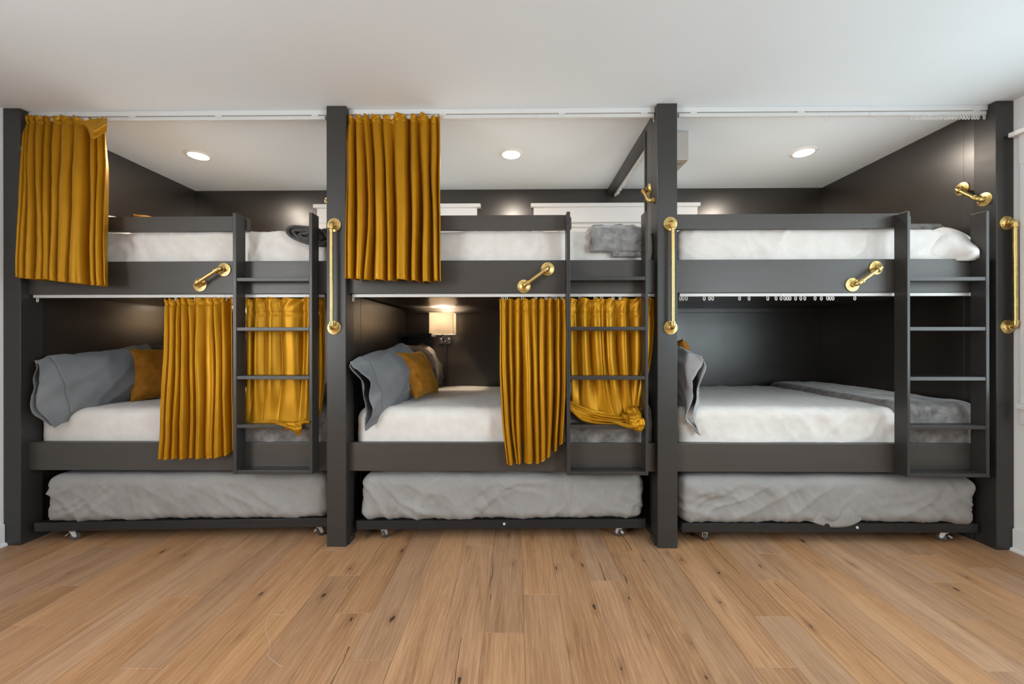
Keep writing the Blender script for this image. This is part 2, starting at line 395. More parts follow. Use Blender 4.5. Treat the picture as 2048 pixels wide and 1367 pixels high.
for nm, x0, x1, s in (('baseboard_left', LW, LW + .016, 1), ('baseboard_right', RW - .016, RW, -1)):
    bb = emptys(nm, (x0, 0, 0))
    box('board', x0, x1, YR, D - .001, 0, .135, M['trim'], bb, .003)
    xe = x1 if s > 0 else x0
    MB().tube([(xe, YR, .004), (xe, D - .001, .004)], .016, 12).build('quarter_round', M['trim'], bb, 40)

# ------------------------------------------------------------------ bunk structure
PX = [(LW + .003, WX(40.5, D)), (WX(653, D), WX(692, D)), (WX(1315, D), WX(1355, D)), (WX(1993, D), RW - .003)]
PL = ['charcoal square post at the white left wall, beside the first velvet curtain',
      'charcoal square post between left and middle bunks, gold bar on its front',
      'charcoal square post between middle and right bunks, gold bar on its front',
      'charcoal square post at the white right wall, gold bar on its front']
PD = .12
for (a, b), lb in zip(PX, PL):
    t = thing('bunk_post', ((a + b) / 2, D + PD / 2, 0), lb, 'post')
    MB().box(a, b, D, D + PD, 0, H - .0005, .0035).build('shaft', M['dark'], t)
    if a > -2 and b < 2:
        for s, x in ((-1, a), (1, b)):
            MB().box(min(x, x + s * .008), max(x, x + s * .008), D + .030, D + PD, .0, .05, .002).build('base_shoe', M['dark'], t)
# dividers between the bays: closed below the upper bunk, open above it, with a short stub wall and a ceiling beam
DV = [(PX[1][0] + .014, PX[1][1] - .014), (PX[2][0] + .012, PX[2][1] - .014)]
for (a, b), lb in zip(DV, ('charcoal divider wall behind the post between left and middle bunks, mostly hidden',
                           'charcoal divider behind the post with gold side handle and open ceiling beam')):
    t = thing('bunk_divider', ((a + b) / 2, D + PD, 0), lb, 'divider')
    box('stub_panel', a, b, D + PD, 2.744, 0, H - .0005, M['dark_wall_shaded'], t, .002)
    box('lower_panel', a, b, 2.746, B - .0005, 0, 1.575, M['dark_wall_shaded'], t, .002)
    box('header_beam', a, b, 2.744, B - .0005, 2.680, H - .0005, M['dark'], t, .002)
    box('edge_trim', a - .006, a, 2.722, 2.746, 1.62, 2.700, M['dark'], t, .001)

BAY = [(AL, DV[0][0]), (DV[0][1], DV[1][0]), (DV[1][1], AR)]
BN = ['left', 'middle', 'right']
RL = [(57, 651), (697.5, 1312), (1357, 1968)]           # rail ends in the photograph
zu1, zu0 = 1.785, 1.577; zl1, zl0 = .636, .458
STR = [((465.3, 472.7), (618, 624.5)), ((1133.6, 1140.6), (1290.8, 1296.6)), ((1814.6, 1820.6), (1972.5, 1979.2))]
ulab = ['charcoal upper bunk of the left bay with guard rail', 'charcoal upper bunk of the middle bay with guard rail', 'charcoal upper bunk of the right bay, its rail bare of curtains']
llab = ['charcoal lower bunk of the left bay under grey pillow', 'charcoal lower bunk of the middle bay beside lit wall lamp', 'charcoal lower bunk of the right bay, uncurtained and dark inside']
for i, (a, b) in enumerate(BAY):
    x0, x1 = WX(RL[i][0], R), WX(RL[i][1], R)
    if i == 0: x1 = b - .002
    if i == 1: x1 = min(x1, b - .003)
    if i == 2: x0, x1 = a + .003, WX(1968, R)
    t = thing('upper_bunk', ((a + b) / 2, R, zu0), ulab[i], 'bed')
    box('front_rail', x0, x1, R, R + .04, zu0, zu1, M['rail_paint_lit'], t, .003)
    box('deck', a + .001, b - .001, R + .045, B - .001, zu0 + .008, zu0 + .04, M['dark_wall_shaded'], t, .001)
    box('ledger', a + .001, b - .001, B - .03, B - .001, zu0 - .035, zu0 + .008, M['dark_wall_shaded'], t, .002)
    # guard rail with a rounded free end past the ladder's left stringer
    ge = WX((494, 1143, 1822)[i], R); gz0, gz1 = WZ(458.5, R), WZ(430, R)
    pts = []
    rr = .028
    for k in range(9):
        an = PI / 2 - k / 8 * PI / 2; pts.append((ge - rr + rr * math.cos(an), gz1 - rr + rr * math.sin(an)))
    pts += [(ge, gz0 + .004), (ge - .004, gz0), (a + .002, gz0), (a + .002, gz1)]
    n = len(pts); mb = MB()
    mb.add([(x, R, z) for x, z in pts] + [(x, R + .038, z) for x, z in pts],
           [tuple(range(n)), tuple(range(2 * n - 1, n - 1, -1))] + [(k, (k + 1) % n, n + (k + 1) % n, n + k) for k in range(n)])
    mb.build('guard_rail', M['rail_paint_lit'], t, 30)
    t = thing('lower_bunk', ((a + b) / 2, R, zl0), llab[i], 'bed')
    box('front_rail', x0, x1, R, R + .04, zl0, zl1, M['rail_paint_lit'], t, .003)
    box('deck', a + .001, b - .001, R + .045, B - .001, zl0 + .05, zl0 + .085, M['dark_wall_shaded'], t, .001)
    for xa, xb in ((a + .002, a + .03), (b - .03, b - .002)):
        box('cleat', xa, xb, R + .046, B - .002, zl0 + .002, zl0 + .05, M['dark_wall_shaded'], t, .001)
# ladders
laby = ['charcoal ladder of the left bunk, curtain hanging behind its rungs', 'charcoal ladder of the middle bunk, velvet bunched behind its rungs', 'charcoal ladder of the right bunk with open dark bay behind']
RUNG = [((555, 562), (654, 661.3), (750.6, 758.5), (848.7, 856.3), (940.5, 948)), ((552, 560), (653, 660.3), (752, 759.2), (849.3, 857.4), (942.5, 950.3)),
        ((553.8, 560.8), (653.3, 660.8), (753.3, 761), (849.5, 858.6), (947, 954.3))]
TOPY = (424.7, 422.3, 421)
for i in range(3):
    (a0, a1), (b0, b1) = STR[i]
    xa0, xa1, xb0, xb1 = WX(a0, L), WX(a1, L), WX(b0, L), WX(b1, L)
    xm = (a0 + b1) / 2
    zt = WZ(TOPY[i], L, xm); zb = WZ(RUNG[i][4][1], L, xm)
    t = thing('bunk_ladder', ((xa0 + xb1) / 2, L, zb), laby[i], 'ladder')
    for p0, p1 in ((xa0, xa1), (xb0, xb1)):
        box('stringer', p0, p1, L, R - .0005, zb, zt, M['dark'], t, .0025)
    for y1, y0 in RUNG[i]:
        zz1, zz0 = WZ(y1, L, xm), WZ(y0, L, xm)
        zz1 = zz0 + .0225
        box('rung', xa1 + .0003, xb0 - .0003, L + .002, R - .0005, zz0, zz1, M['dark'], t, .002)

# ------------------------------------------------------------------ grab bars
def grab_bar(p1, p2, nrm, label, rot0=.4):
    p1, p2, nrm = Vector(p1), Vector(p2), Vector(nrm).normalized()
    t = thing('grab_bar', p1, label, 'handle', None)
    d = (p2 - p1).normalized(); so = .043
    for p, dd in ((p1, d), (p2, -d)):
        f = MB().lathe([(0, 0), (.0425, 0), (.0428, .004), (.0415, .0062), (.026, .0085), (.0175, .012), (.0165, .022), (.0155, .023), (0, .023)], p, nrm, 32).build('flange', M['brass'], t, 35)
        a = nrm.orthogonal().normalized(); b = nrm.cross(a)
        for k in range(4):
            an = rot0 + PI / 4 + k * PI / 2
            MB().lathe([(0, 0), (.0042, 0), (.0040, .0015), (.002, .0022), (0, .0018)], p + nrm * .0066 + (a * math.cos(an) + b * math.sin(an)) * .0315, nrm, 10).build('screw', M['brass_screw'], f, 40)
        pts = [p + nrm * .017, p + nrm * .024]
        rb = .016; c = p + nrm * (so - rb) + dd * rb
        for k in range(1, 8):
            an = k / 8 * PI / 2; pts.append(c - dd * rb * math.cos(an) + nrm * rb * math.sin(an))
        pts += [p + nrm * so + dd * (rb + .001), p + nrm * so + dd * .034]
        e = MB().tube(pts, .0142, 16)
        e.tube([p + nrm * so + dd * .025, p + nrm * so + dd * .0265, p + nrm * so + dd * .034, p + nrm * so + dd * .0355], [.0145, .0172, .0172, .0145], 16)
        e.tube([p + nrm * .017, p + nrm * .0185, p + nrm * .025, p + nrm * .0265], [.0145, .0172, .0172, .0145], 16)
        e.build('elbow', M['brass'], t, 40)
    MB().tube([p1 + nrm * so + d * .033, p2 + nrm * so - d * .033], .0108, 16).build('pipe', M['brass'], t, 40)
F = (0, -1, 0)
grab_bar(W(669, 450, D), W(669, 655, D), F, 'upright gold pipe bar on the post between left and middle bunks')
grab_bar(W(1340, 447.5, D), W(1340.5, 655, D), F, 'upright gold pipe bar on the post between middle and right bunks')
grab_bar(W(2012, 446, D), W(2013.5, 653, D), F, 'upright gold pipe bar on the post at the right wall')
grab_bar(W(401, 569.5, R), W(449, 539, R), F, 'slanted gold pipe handle on the left upper bunk rail')
grab_bar(W(1047.8, 572.5, R), W(1095.2, 538, R), F, 'slanted gold pipe handle on the middle upper bunk rail')
grab_bar(W(1703.6, 569.3, R), W(1751.3, 535.5, R), F, 'slanted gold pipe handle on the right upper bunk rail')
grab_bar(onX(1925, 377.5, AR), onX(1970, 398.5, AR), (-1, 0, 0), 'short gold pipe handle on the charcoal right side wall')
pa, pb = onX(1299, 380, DV[1][0]), onX(1312.5, 401, DV[1][0])
grab_bar(pa, pb, (-1, 0, 0), 'gold pipe handle on the divider beside the folded grey blanket')
dx = DV[0][0] - DV[1][0]
grab_bar(pa + Vector((dx, 0, 0)), pb + Vector((dx, 0, 0)), (-1, 0, 0), 'gold pipe handle nearly hidden behind the post left of middle bunk')

# ------------------------------------------------------------------ ceiling lights
for (x, y), lb in zip(DL, ('round recessed ceiling light over the left bunk', 'round recessed ceiling light over the middle bunk', 'round recessed ceiling light over the right bunk')):
    t = thing('ceiling_light', (x, y, H), lb, 'light')
    MB().lathe([(.068, -.010), (.072, -.0085), (.094, -.004), (.098, -.0002), (.066, -.0002)], (x, y, H), (0, 0, 1), 40).build('trim_ring', M['trim'], t, 50)
    MB().lathe([(0, -.0105), (.069, -.0105), (.069, -.004), (0, -.004)], (x, y, H), (0, 0, 1), 40).build('lens', M['lens'], t, 50)

# ------------------------------------------------------------------ curtain tracks
def glider(t, x, y, z, tilt=0):
    pts = [(x + .0075 * math.cos(a) * .8, y, z - .0125 + .0125 * math.sin(a)) for a in [k / 12 * 2 * PI for k in range(13)]]
    m_ = MB().tube(pts, .0027, 6, False); m_.box(x - .0035, x + .0035, y - .003, y + .003, z - .002, z + .004, .001, 1)
    return m_.build('glider', M['plastic'], t, 40)
yt = D + .055
def ptrack(i, x0, x1):
    z = H - .036
    t = thing('curtain_track', (x0, yt, z), ['white ceiling curtain track along the front of the left bay', 'white ceiling curtain track along the front of the middle bay',
              'white ceiling curtain track along the front of the right bay'][i], 'curtain track')
    box('track', x0, x1, yt - .009, yt + .009, z - .022, z, M['plastic'], t, .002)
    return t, z - .022
for i, (px0, px1) in enumerate(((47, 652), (693, 1310), (1357, 1973))):
    x0, x1 = WX(px0, yt), WX(px1, yt)
    pa, pb = PX[i][1], PX[i + 1][0]
    struct(box('trim_%d' % (i + 3), pa + .0005, pb - .0005, D + .042, D + .115, H - .031, H - .0005, M['fascia'], None, .002))
    t, z = ptrack(i, max(x0, pa + .003), min(x1, pb - .003))
    for px in ((268, 440, 632), (730, 887, 1124, 1288), (1386, 1600, 1950))[i]:
        box('bracket', WX(px, yt) - .022, WX(px, yt) + .022, yt - .013, yt + .010, z + .016, z + .027, M['plastic'], t, .002)
    px = (430, 1084, 1747)[i]
    box('splice', WX(px, yt) - .028, WX(px, yt) + .028, yt - .012, yt + .011, z - .003, z + .019, M['plastic'], t, .002)
    for px in ((), (1309,), (1652.0, 1824, 1831.5, 1837, 1844, 1849, 1855.5, 1861, 1866.5, 1872, 1877.5, 1883, 1890, 1895.5, 1901, 1906.5, 1913, 1920, 1926.5, 1932, 1938, 1945.5, 1951.5, 1957, 1969))[i]:
        glider(t, WX(px, yt), yt, z)
yl = R + .024                                         # tracks under the upper rails
for i, (px0, px1) in enumerate(((70, 651), (706, 1308), (1358, 1941))):
    z = zu0 - .0005; a, b = BAY[i]
    x0, x1 = WX(px0, yl), min(WX(px1, yl), b - .004)
    t = thing('curtain_track', (x0, yl, z), ['white curtain track under the left upper bunk rail', 'white curtain track under the middle upper bunk rail', 'white curtain track under the right rail hung with empty gliders'][i], 'curtain track')
    box('track', x0, x1, yl - .011, yl + .009, z - .020, z, M['plastic'], t, .002)
    sx_ = WX((446, 926, 1566)[i], yl)
    box('splice', sx_ - .02, sx_ + .02, yl - .0125, yl + .010, z - .0205, z - .001, M['plastic'], t, .001)
    for px in ((75, 352, 368, 391, 412, 432, 452), (706.5, 1005, 1013, 1045, 1072, 1092, 1104, 1111, 1124, 1160, 1190, 1203, 1226, 1240),
               (1360.5, 1366, 1372.5, 1408.5, 1419, 1425, 1479, 1498, 1535.5, 1552, 1562, 1569.5, 1575, 1580, 1591, 1601.5, 1609.5, 1630, 1642.5, 1655, 1660.5, 1666, 1709.5))[i]:
        if i < 2 and (px < 100 or 700 < px < 720): glider(t, WX(px, yl), yl, z - .020)
        elif i < 2: glider(t, WX(px, yl), yl, z - .014)
        else: glider(t, WX(px, yl), yl, z - .019)
xb_ = DV[1][1] - .028
t = thing('curtain_track', (xb_, 2.8, 2.68), 'white curtain track under the ceiling beam of the open divider', 'curtain track')
box('track', xb_ - .010, xb_ + .010, 2.752, B - .02, 2.659, 2.6795, M['plastic'], t, .002)
for k in range(24):
    y = 2.80 + k * .0405 + random.uniform(-.012, .012)
    pts = [(xb_ , y + .006 * math.cos(a), 2.647 + .0125 * math.sin(a)) for a in [q_ / 10 * 2 * PI for q_ in range(11)]]
    MB().tube(pts, .0027, 6, False).build('glider', M['plastic'], t, 40)

# ------------------------------------------------------------------ velvet curtains
def herm(vals, t):
    n = len(vals) - 1; f = min(max(t, 0), 1) * n; i = min(int(f), n - 1); f -= i
    p0, p1, p2, p3 = vals[max(i - 1, 0)], vals[i], vals[i + 1], vals[min(i + 2, n)]
    return .5 * ((2 * p1) + (p2 - p0) * f + (2 * p0 - 5 * p1 + 4 * p2 - p3) * f * f + (3 * p1 - p0 - 3 * p2 + p3) * f ** 3)
def curtain(label, rows, Ys, seed, fold=.5, amps=(.55, .9, 1.0), head=.07, tail=None, per=14, rows_n=84, hem=.03, amax=.055):
    """rows: from the top down, each a list of (px, py) where the crests of the folds stand in the photograph"""
    n = len(rows[0]); P = [[W(px, py, Y) for px, py in row] for row, Y in zip(rows, Ys)]
    rnd = random.Random(seed); pt = [rnd.uniform(.55, 1.15) for _ in range(n + 1)]; pb_ = [rnd.uniform(.6, 1.5) for _ in range(n + 1)]; cr = [rnd.uniform(-1, 1) for _ in range(n + 1)]; sk = [rnd.uniform(-1, 1) for _ in range(n + 1)]; gm = [rnd.choice((.62, .75, .9, 1.2, 1.5, 1.75)) for _ in range(n + 1)]; lean = [rnd.uniform(-.25, .25) for _ in range(n + 1)]
    nx = (n - 1) * per + 1; V = []
    hgt = abs(P[0][0].z - P[-1][0].z)
    for j in range(rows_n):
        t = j / (rows_n - 1); t = t ** 1.15 if t < .999 else 1
        for i in range(nx):
            s = i / per; k = min(int(s), n - 2); fr = s - k
            fr2 = fr + .075 * math.sin(2 * PI * fr) * min(1, .2 + t * 3) + lean[k] * .5 * math.sin(PI * fr) ** 2 * .5
            fr2 = min(max(fr2, 0), 1)
            A = [p[k].lerp(p[k + 1], fr2) for p in P]
            x = herm([q_.x for q_ in A], t); z = herm([q_.z for q_ in A], t); y = herm([q_.y for q_ in A], t)
            sp = abs(herm([p[k + 1].x - p[k].x for p in P], t))
            c = math.cos(2 * PI * fr)
            am = min(max(sp * fold, .010), amax) * (pt[k] + (pb_[k] - pt[k]) * t) * herm(list(amps), t)
            fw = fr ** gm[k]; y += am * 2 * (.62 * (1 - math.cos(2 * PI * fw)) / 2 + .38 * (1 - abs(math.cos(PI * fw)))) - .012 * (cr[k] + (cr[k + 1] - cr[k]) * fr2) * (.3 + .7 * t)
            y += am * .16 * sk[k] * math.sin(4 * PI * fr) * math.sin(PI * fr)
            dz = t * hgt
            # gathered heading: ruffles pulled together along a stitched line
            if head:
                hk = max(0, 1 - dz / head)
                y -= hk * .006 * math.sin(s * 2 * PI * 2 + 9 * (dz - head * .3) / head) * (1 - hk * .3)
                y -= .012 * hk * hk * (1 if k % 2 else .4)
                y += .006 * math.exp(-((dz - head) / .007) ** 2)
                z += hk * .004 * math.cos(2 * PI * fr) + hk * .008 * nz(s * 1.7, seed, 3)
            if hem:
                y += .0035 * math.exp(-(((1 - t) * hgt - hem) / .004) ** 2)
            y += .010 * nz(x * 9, z * 2.2, seed * 3.1) + .0022 * nz(x * 13, z * 11, seed)
            x += .010 * nz(s * .9, z * 2.4, seed * 1.7 + 5) * min(1, 3 * t)
            if tail: x, y, z = tail(s / (n - 1), t, x, y, z)
            V.append((x, y, z))
    Fc = [(j * nx + i, j * nx + i + 1, (j + 1) * nx + i + 1, (j + 1) * nx + i) for j in range(rows_n - 1) for i in range(nx - 1)]
    t0 = thing('velvet_curtain', (sum(p.x for p in P[0]) / n, Ys[0], P[0][0].z), label, 'curtain')
    MB().add(V, Fc).build('drape', M['velvet'], t0, True, .0025)
    return t0
def zip_rows(*rows):
    return [list(zip(xs, ys)) if isinstance(ys, (list, tuple)) else [(x, ys) for x in xs] for xs, ys in rows]
# upper bay 1
c1 = curtain('mustard velvet curtain gathered at the left end of the left upper bunk',
        zip_rows(([45, 50, 60, 71, 90, 109, 125, 150, 178, 196, 210], [231, 231, 230, 232, 231, 232, 231, 233, 236, 238, 236]),
                 ([36, 42, 57, 73, 88, 105, 121, 150, 181, 194, 209], 400),
                 ([29, 33, 54, 71, 87, 104, 119, 141, 183, 196, 209], [553, 555, 557, 558, 558, 561, 563, 565, 570, 571, 570])),
        (yt - .028, D - .045, D - .080), 3, .85, (.40, .9, 1.0))
# upper bay 2
curtain('mustard velvet curtain gathered at the left end of the middle upper bunk',
        zip_rows(([693, 698, 713, 730, 748, 768, 797, 825, 846, 866, 879], [230, 230, 231, 230, 230, 230, 227, 230, 228, 232, 230]),
                 ([691, 698, 715, 738, 755, 776, 799, 826, 849, 868, 880], 395),
                 ([690, 696, 711, 730, 755, 776, 796, 828, 849, 870, 880], [556, 557, 557, 559, 558, 561, 558, 560, 563, 561, 562])),
        (yt - .028, D - .045, D - .073), 8, .85, (.40, .9, 1.0))
# lower bay 1, open side
curtain('mustard velvet curtain hanging left of the left ladder over the lower rail',
        zip_rows(([331, 340, 355, 364, 376, 394, 416, 429, 445, 464], [597, 598, 597, 596, 597, 596, 596, 595, 596, 595]),
                 ([327, 338, 353, 366, 380, 396, 418, 432, 448, 464], 740),
                 ([316, 326, 346, 362, 379, 394, 418, 432, 450, 464], [918, 920, 918, 919, 917, 918, 917, 916, 912, 900])),
        (R + .012, R - .055, R - .08), 13, .78, (.45, .9, 1.05))
# lower bay 2, open side: its right-hand hem is pulled up and back
curtain('mustard velvet curtain hanging left of the middle ladder, hem pulled up right',
        zip_rows(([999, 1004, 1021, 1037, 1052, 1066, 1083, 1099, 1119, 1131], [597, 598, 597, 597, 598, 597, 597, 597, 596, 597]),
                 ([1001, 1007, 1022, 1037, 1054, 1070, 1084, 1101, 1119, 1131], 740),
                 ([1005, 1012, 1027, 1039, 1055, 1072, 1086, 1100, 1117, 1129], [850, 850, 850, 850, 850, 850, 848, 843, 832, 818]),
                 ([1012, 1018, 1035, 1041, 1057, 1074, 1086, 1098, 1114, 1127], [929, 931, 928, 929, 926, 928, 924, 914, 903, 886])),
        (R + .012, R - .048, R - .060, R - .066), 21, .78, (.45, .9, 1.0, 1.0))
def puddle(ku, seed, out, t0):
    def f(u, t, x, y, z):
        k = max(0, (t - t0) / (1 - t0))
        y -= out * k ** 2 * (1 + .5 * nz(u * 5, seed, t * 6))
        y += .02 * math.sin(k * 14 + 5 * nz(u * 3, 2, seed)) * k
        z += .012 * math.sin(k * 11 + 6 * nz(u * 4, 8, seed)) * k
        x += .018 * nz(u * 7, k * 3, seed) * k
        return x, y, z
    return f
# lower bay 1, behind the ladder: broad folds resting on the bed, one corner falling past the rung
c4 = curtain('mustard velvet curtain behind the left ladder, tucked onto the lower bed',
        zip_rows(([491, 511, 541, 574, 618, 637, 651], [596, 596, 595, 596, 595, 596, 596]),
                 ([492, 511, 541, 574, 618, 638, 651], 720),
                 ([491, 511, 538, 575, 614, 632, 643], [832, 834, 836, 836, 834, 826, 818]),
                 ([489, 508, 536, 576, 611, 624, 632], [852, 853, 853, 856, 854, 846, 834])),
        (R + .020, R + .004, R + .003, R + .002), 34, .42, (.45, .75, .14, .14), .085, puddle(1, 34, .020, .92), 16, 84, 0, .03)
def flap(parent, name, pts, seed, Y0, wr=.006):
    """small fold of cloth between a curved upper edge and a lower edge, both given in the photograph"""
    up_, lo_ = pts
    def fn(u, v):
        n = len(up_) - 1
        a = Vector((herm([p[0] for p in up_], u), herm([p[1] for p in up_], u))); b = Vector((herm([p[0] for p in lo_], u), herm([p[1] for p in lo_], u)))
        p = a.lerp(b, v); y = Y0 - .022 * math.sin(PI * v) - .006 * math.sin(v * 9 + u * 4) + wr * nz(u * 6, v * 3, seed)
        return W(p.x, p.y, y)
    return MB().add(*sweep_grid(36, 18, fn)).build(name, M['velvet'], parent, True, .004)
flap(c1, 'turned_heading', ([(164, 243), (178, 240), (196, 237), (214, 236)], [(165, 246), (176, 258), (186, 278), (214, 262)]), 4, D - .055, .004)
flap(c4, 'hem_fold', ([(487, 846), (510, 843), (535, 840), (560, 842), (590, 842), (618, 838)], [(488, 849), (512, 849), (540, 847), (556, 850), (590, 851), (618, 848)]), 5, R - .002)
flap(c4, 'corner_fold', ([(550, 846), (570, 845), (590, 844), (604, 846)], [(556, 848), (578, 857), (596, 870), (602, 866)]), 6, L - .006)
flap(c4, 'corner_fold', ([(588, 850), (598, 842), (606, 838), (618, 840)], [(590, 852), (602, 851), (610, 848), (619, 848)]), 9, L + .012)
# lower bay 2, behind the ladder: swept to the right and bunched on the bed
c6 = curtain('mustard velvet curtain bunched on the lower bed behind the middle ladder',
        zip_rows(([1141, 1168, 1196, 1205, 1218, 1250, 1278, 1300, 1311], [596, 597, 597, 597, 596, 596, 596, 596, 597]),
                 ([1141, 1170, 1199, 1208, 1222, 1253, 1278, 1294, 1303], 715),
                 ([1142, 1178, 1212, 1222, 1237, 1258, 1272, 1282, 1288], [796, 806, 810, 812, 812, 806, 802, 798, 794]),
                 ([1144, 1188, 1224, 1234, 1248, 1262, 1271, 1278, 1283], [812, 832, 840, 842, 842, 838, 832, 826, 816])),
        (R + .020, R + .004, R + .003, R + .002), 55, .42, (.45, .85, .22, .18), .075, puddle(1, 55, .02, .92), 16, 84, 0, .03)
for pts, sd, y in ((([(1138, 800), (1165, 812), (1200, 822), (1235, 830), (1262, 834)], [(1139, 806), (1160, 824), (1195, 834), (1235, 840), (1266, 842)]), 1, R + .002),
                   (([(1138, 806), (1158, 820), (1192, 832), (1230, 838), (1262, 840)], [(1140, 816), (1160, 834), (1190, 844), (1225, 846), (1262, 846)]), 2, R - .012),
                   (([(1140, 812), (1156, 828), (1185, 841), (1222, 845), (1256, 844)], [(1142, 822), (1162, 840), (1190, 848), (1226, 849), (1258, 852)]), 3, R - .024)):
    flap(c6, 'hem_fold', pts, sd, y, .008)
flap(c6, 'hem_fold', ([(1224, 842), (1240, 844), (1258, 848), (1276, 850)], [(1226, 843), (1238, 850), (1254, 856), (1272, 858)]), 7, L + .002)
# the rolled corner that pokes over the rung
mb = MB(); ring = 28; rows_ = []
for j in range(20):
    t = j / 19; p = W(1256 + 31 * t, 838 + 12 * t, L + .03 - .034 * t)
    rr = .024 + .013 * math.sin(t * PI * .9) + .004 * math.sin(t * 17)
    for k in range(ring):
        a = 2 * PI * k / ring; r2 = rr * (1 + .22 * math.sin(3 * a + 5 * t) + .12 * math.sin(7 * a - 8 * t))
        rows_.append(p + Vector((.25 * r2 * math.cos(a), r2 * math.sin(a) * .75, r2 * math.cos(a))))
mb.add(rows_, [(j * ring + k, j * ring + (k + 1) % ring, (j + 1) * ring + (k + 1) % ring, (j + 1) * ring + k) for j in range(19) for k in range(ring)])
mb.build('rolled_corner', M['velvet'], c6, True, .004)
for a, b in (((1258, 816), (1274, 846)), ((1270, 812), (1281, 845)), ((1252, 826), (1262, 850))):
    pa, pb = W(a[0], a[1], R - .005), W(b[0], b[1], L + .03); mb = MB(); rows_ = []
    for j in range(14):
        t = j / 13; p = pa.lerp(pb, t)
        for k in range(20):
            an = 2 * PI * k / 20; r2 = (.018 + .008 * math.sin(PI * t)) * (1 + .25 * math.sin(2 * an + 9 * t) + .15 * math.sin(5 * an))
            rows_.append(p + Vector((r2 * math.cos(an), r2 * math.sin(an) * .8, .2 * r2 * math.sin(an))))
    mb.add(rows_, [(j * 20 + k, j * 20 + (k + 1) % 20, (j + 1) * 20 + (k + 1) % 20, (j + 1) * 20 + k) for j in range(13) for k in range(20)])
    mb.build('gathered_fold', M['velvet'], c6, True, .003)

# ------------------------------------------------------------------ mattresses and blankets
def bed_disp(seed, amp, xe, x1):
    def f(p, d):
        fr = abs(d.y); k = amp * .8 * nz(p.x * 3 + seed, p.y * 3, p.z * 5)
        wv = .3 * nz(p.x * 2.2 + seed, p.z * 4, 1)
        for sg, a_, fq in ((1, 1.0, 2.6), (-1, .8, 3.7), (1, .6, 7.0)):
            g = ridge((p.x + sg * p.z * .9 + wv) * fq + seed, p.z * 2.2 - p.y * 1.5, seed * sg + fq)
            k += amp * 1.7 * a_ * max(0, g) ** 5 * (.25 + .75 * fr) * max(0, .55 + .8 * nz(p.x * 1.6, p.z * 2 + sg, seed))
        k += amp * .22 * nz(p.x * 19, p.y * 17, p.z * 21 + seed)
        if xe and p.x > x1 - .28: return d * k + Vector((0, 0, -xe * ((p.x - x1 + .28) / .28) ** 2 * max(0, (p.z - 1.70) / .28)))
        return k
    return f
yf = R + .046
def bed(i, lev, zb, zt, x0, x1, lab, ml, seed, amp=.009, r=.05):
    a, b = BAY[i]
    mt = MB().add(*soft_box(x0 + .02, x1 - .02, yf + .022, B - .06, zb, zt - .022, .04, .09, lambda p, d: 0)).build('mattress', M['tick'], None, True)
    tag(mt, ml, 'mattress')
    bl = MB().add(*soft_box(x0, x1, yf, B - .048, zb + .004, zt, (r, r, r), .0165, bed_disp(seed, amp, .10 if seed == 18 else 0, x1), lambda a_, hi, q_, n: not (a_ == 2 and not hi))).build('blanket', M['fleece'], None, True)
    tag(bl, lab, 'blanket')
    return bl
zm = zl0 + .086; zM = zu0 + .041
bed(0, 0, zm, .842, AL + .016, BAY[0][1] - .02, 'white fleece blanket covering the left lower bed', 'mattress under the white blanket of the left lower bed', 1, .010, .07)
bed(1, 0, zm, .848, WX(709, yf), BAY[1][1] - .025, 'white fleece blanket covering the middle lower bed', 'mattress under the white blanket of the middle lower bed', 5, .008, .075)
bed(2, 0, zm, .850, WX(1357.5, yf), BAY[2][1] - .03, 'white fleece blanket covering the right lower bed', 'mattress under the white blanket of the right lower bed', 9, .010, .06)
bed(0, 1, zM, 1.984, BAY[0][0] + .03, BAY[0][1] - .02, 'white fleece blanket covering the left upper bed', 'mattress under the white blanket of the left upper bed', 12, .017, .025)
bed(1, 1, zM, 1.984, BAY[1][0] + .02, BAY[1][1] - .012, 'white fleece blanket covering the middle upper bed', 'mattress under the white blanket of the middle upper bed', 15, .010, .025)
bl = bed(2, 1, zM, 1.988, WX(1357.5, yf), WX(1946, yf), 'white fleece blanket covering the right upper bed', 'mattress under the white blanket of the right upper bed', 18, .010, .03)
def foot_throw(i, x0, x1, zt, label, seed, mat='fur'):
    def keep(a, hi, q_, n): return not (a == 2 and not hi)
    V, Fc = soft_box(x0, x1, yf - .022, B - .024, zm + .03, zt + .012, (.05, .07, .07), .02,
                     lambda p, d: .007 * nz(p.x * 6 + seed, p.y * 5, p.z * 7) + .006 * ridge(p.x * 7 + seed, p.y * 3, p.z * 9) ** 3, keep)
    o = MB().add(V, Fc).build('throw_blanket', M[mat], None, True, .006)
    tag(o, label, 'throw blanket')
foot_throw(0, -1.86, BAY[0][1] - .012, .862, 'grey plush throw over the foot of the left lower bed', 2)
foot_throw(1, .22, BAY[1][1] - .014, .872, 'grey plush throw over the foot of the middle lower bed', 4)
foot_throw(2, WX(1787, yf) , BAY[2][1] - .012, .872, 'grey brown plush throw over the foot of the right lower bed', 6)

# corner of the right upper blanket, gathered into a loose fold at the mattress end
def fn(u, v):
    x = herm([1845, 1885, 1922, 1949, 1958, 1946], u); yu = herm([470, 455, 464, 482, 497, 503], u); yb = herm([521, 521, 521, 520, 515, 509], u)
    y = herm([yf + .016, yf - .006, yf - .045, yf - .080, yf - .084, yf - .02], u) - .026 * math.sin(PI * v) * min(1, u * 3) + .012 * math.sin(u * 13 + v * 6) * u * (1 - u) * 4
    y += .05 * (1 - v) ** 3
    return W(x, yu + (yb - yu) * v, y)
tag(MB().add(*sweep_grid(40, 22, fn)).build('corner_fold', M['fleece'], bl, True, .006), None)

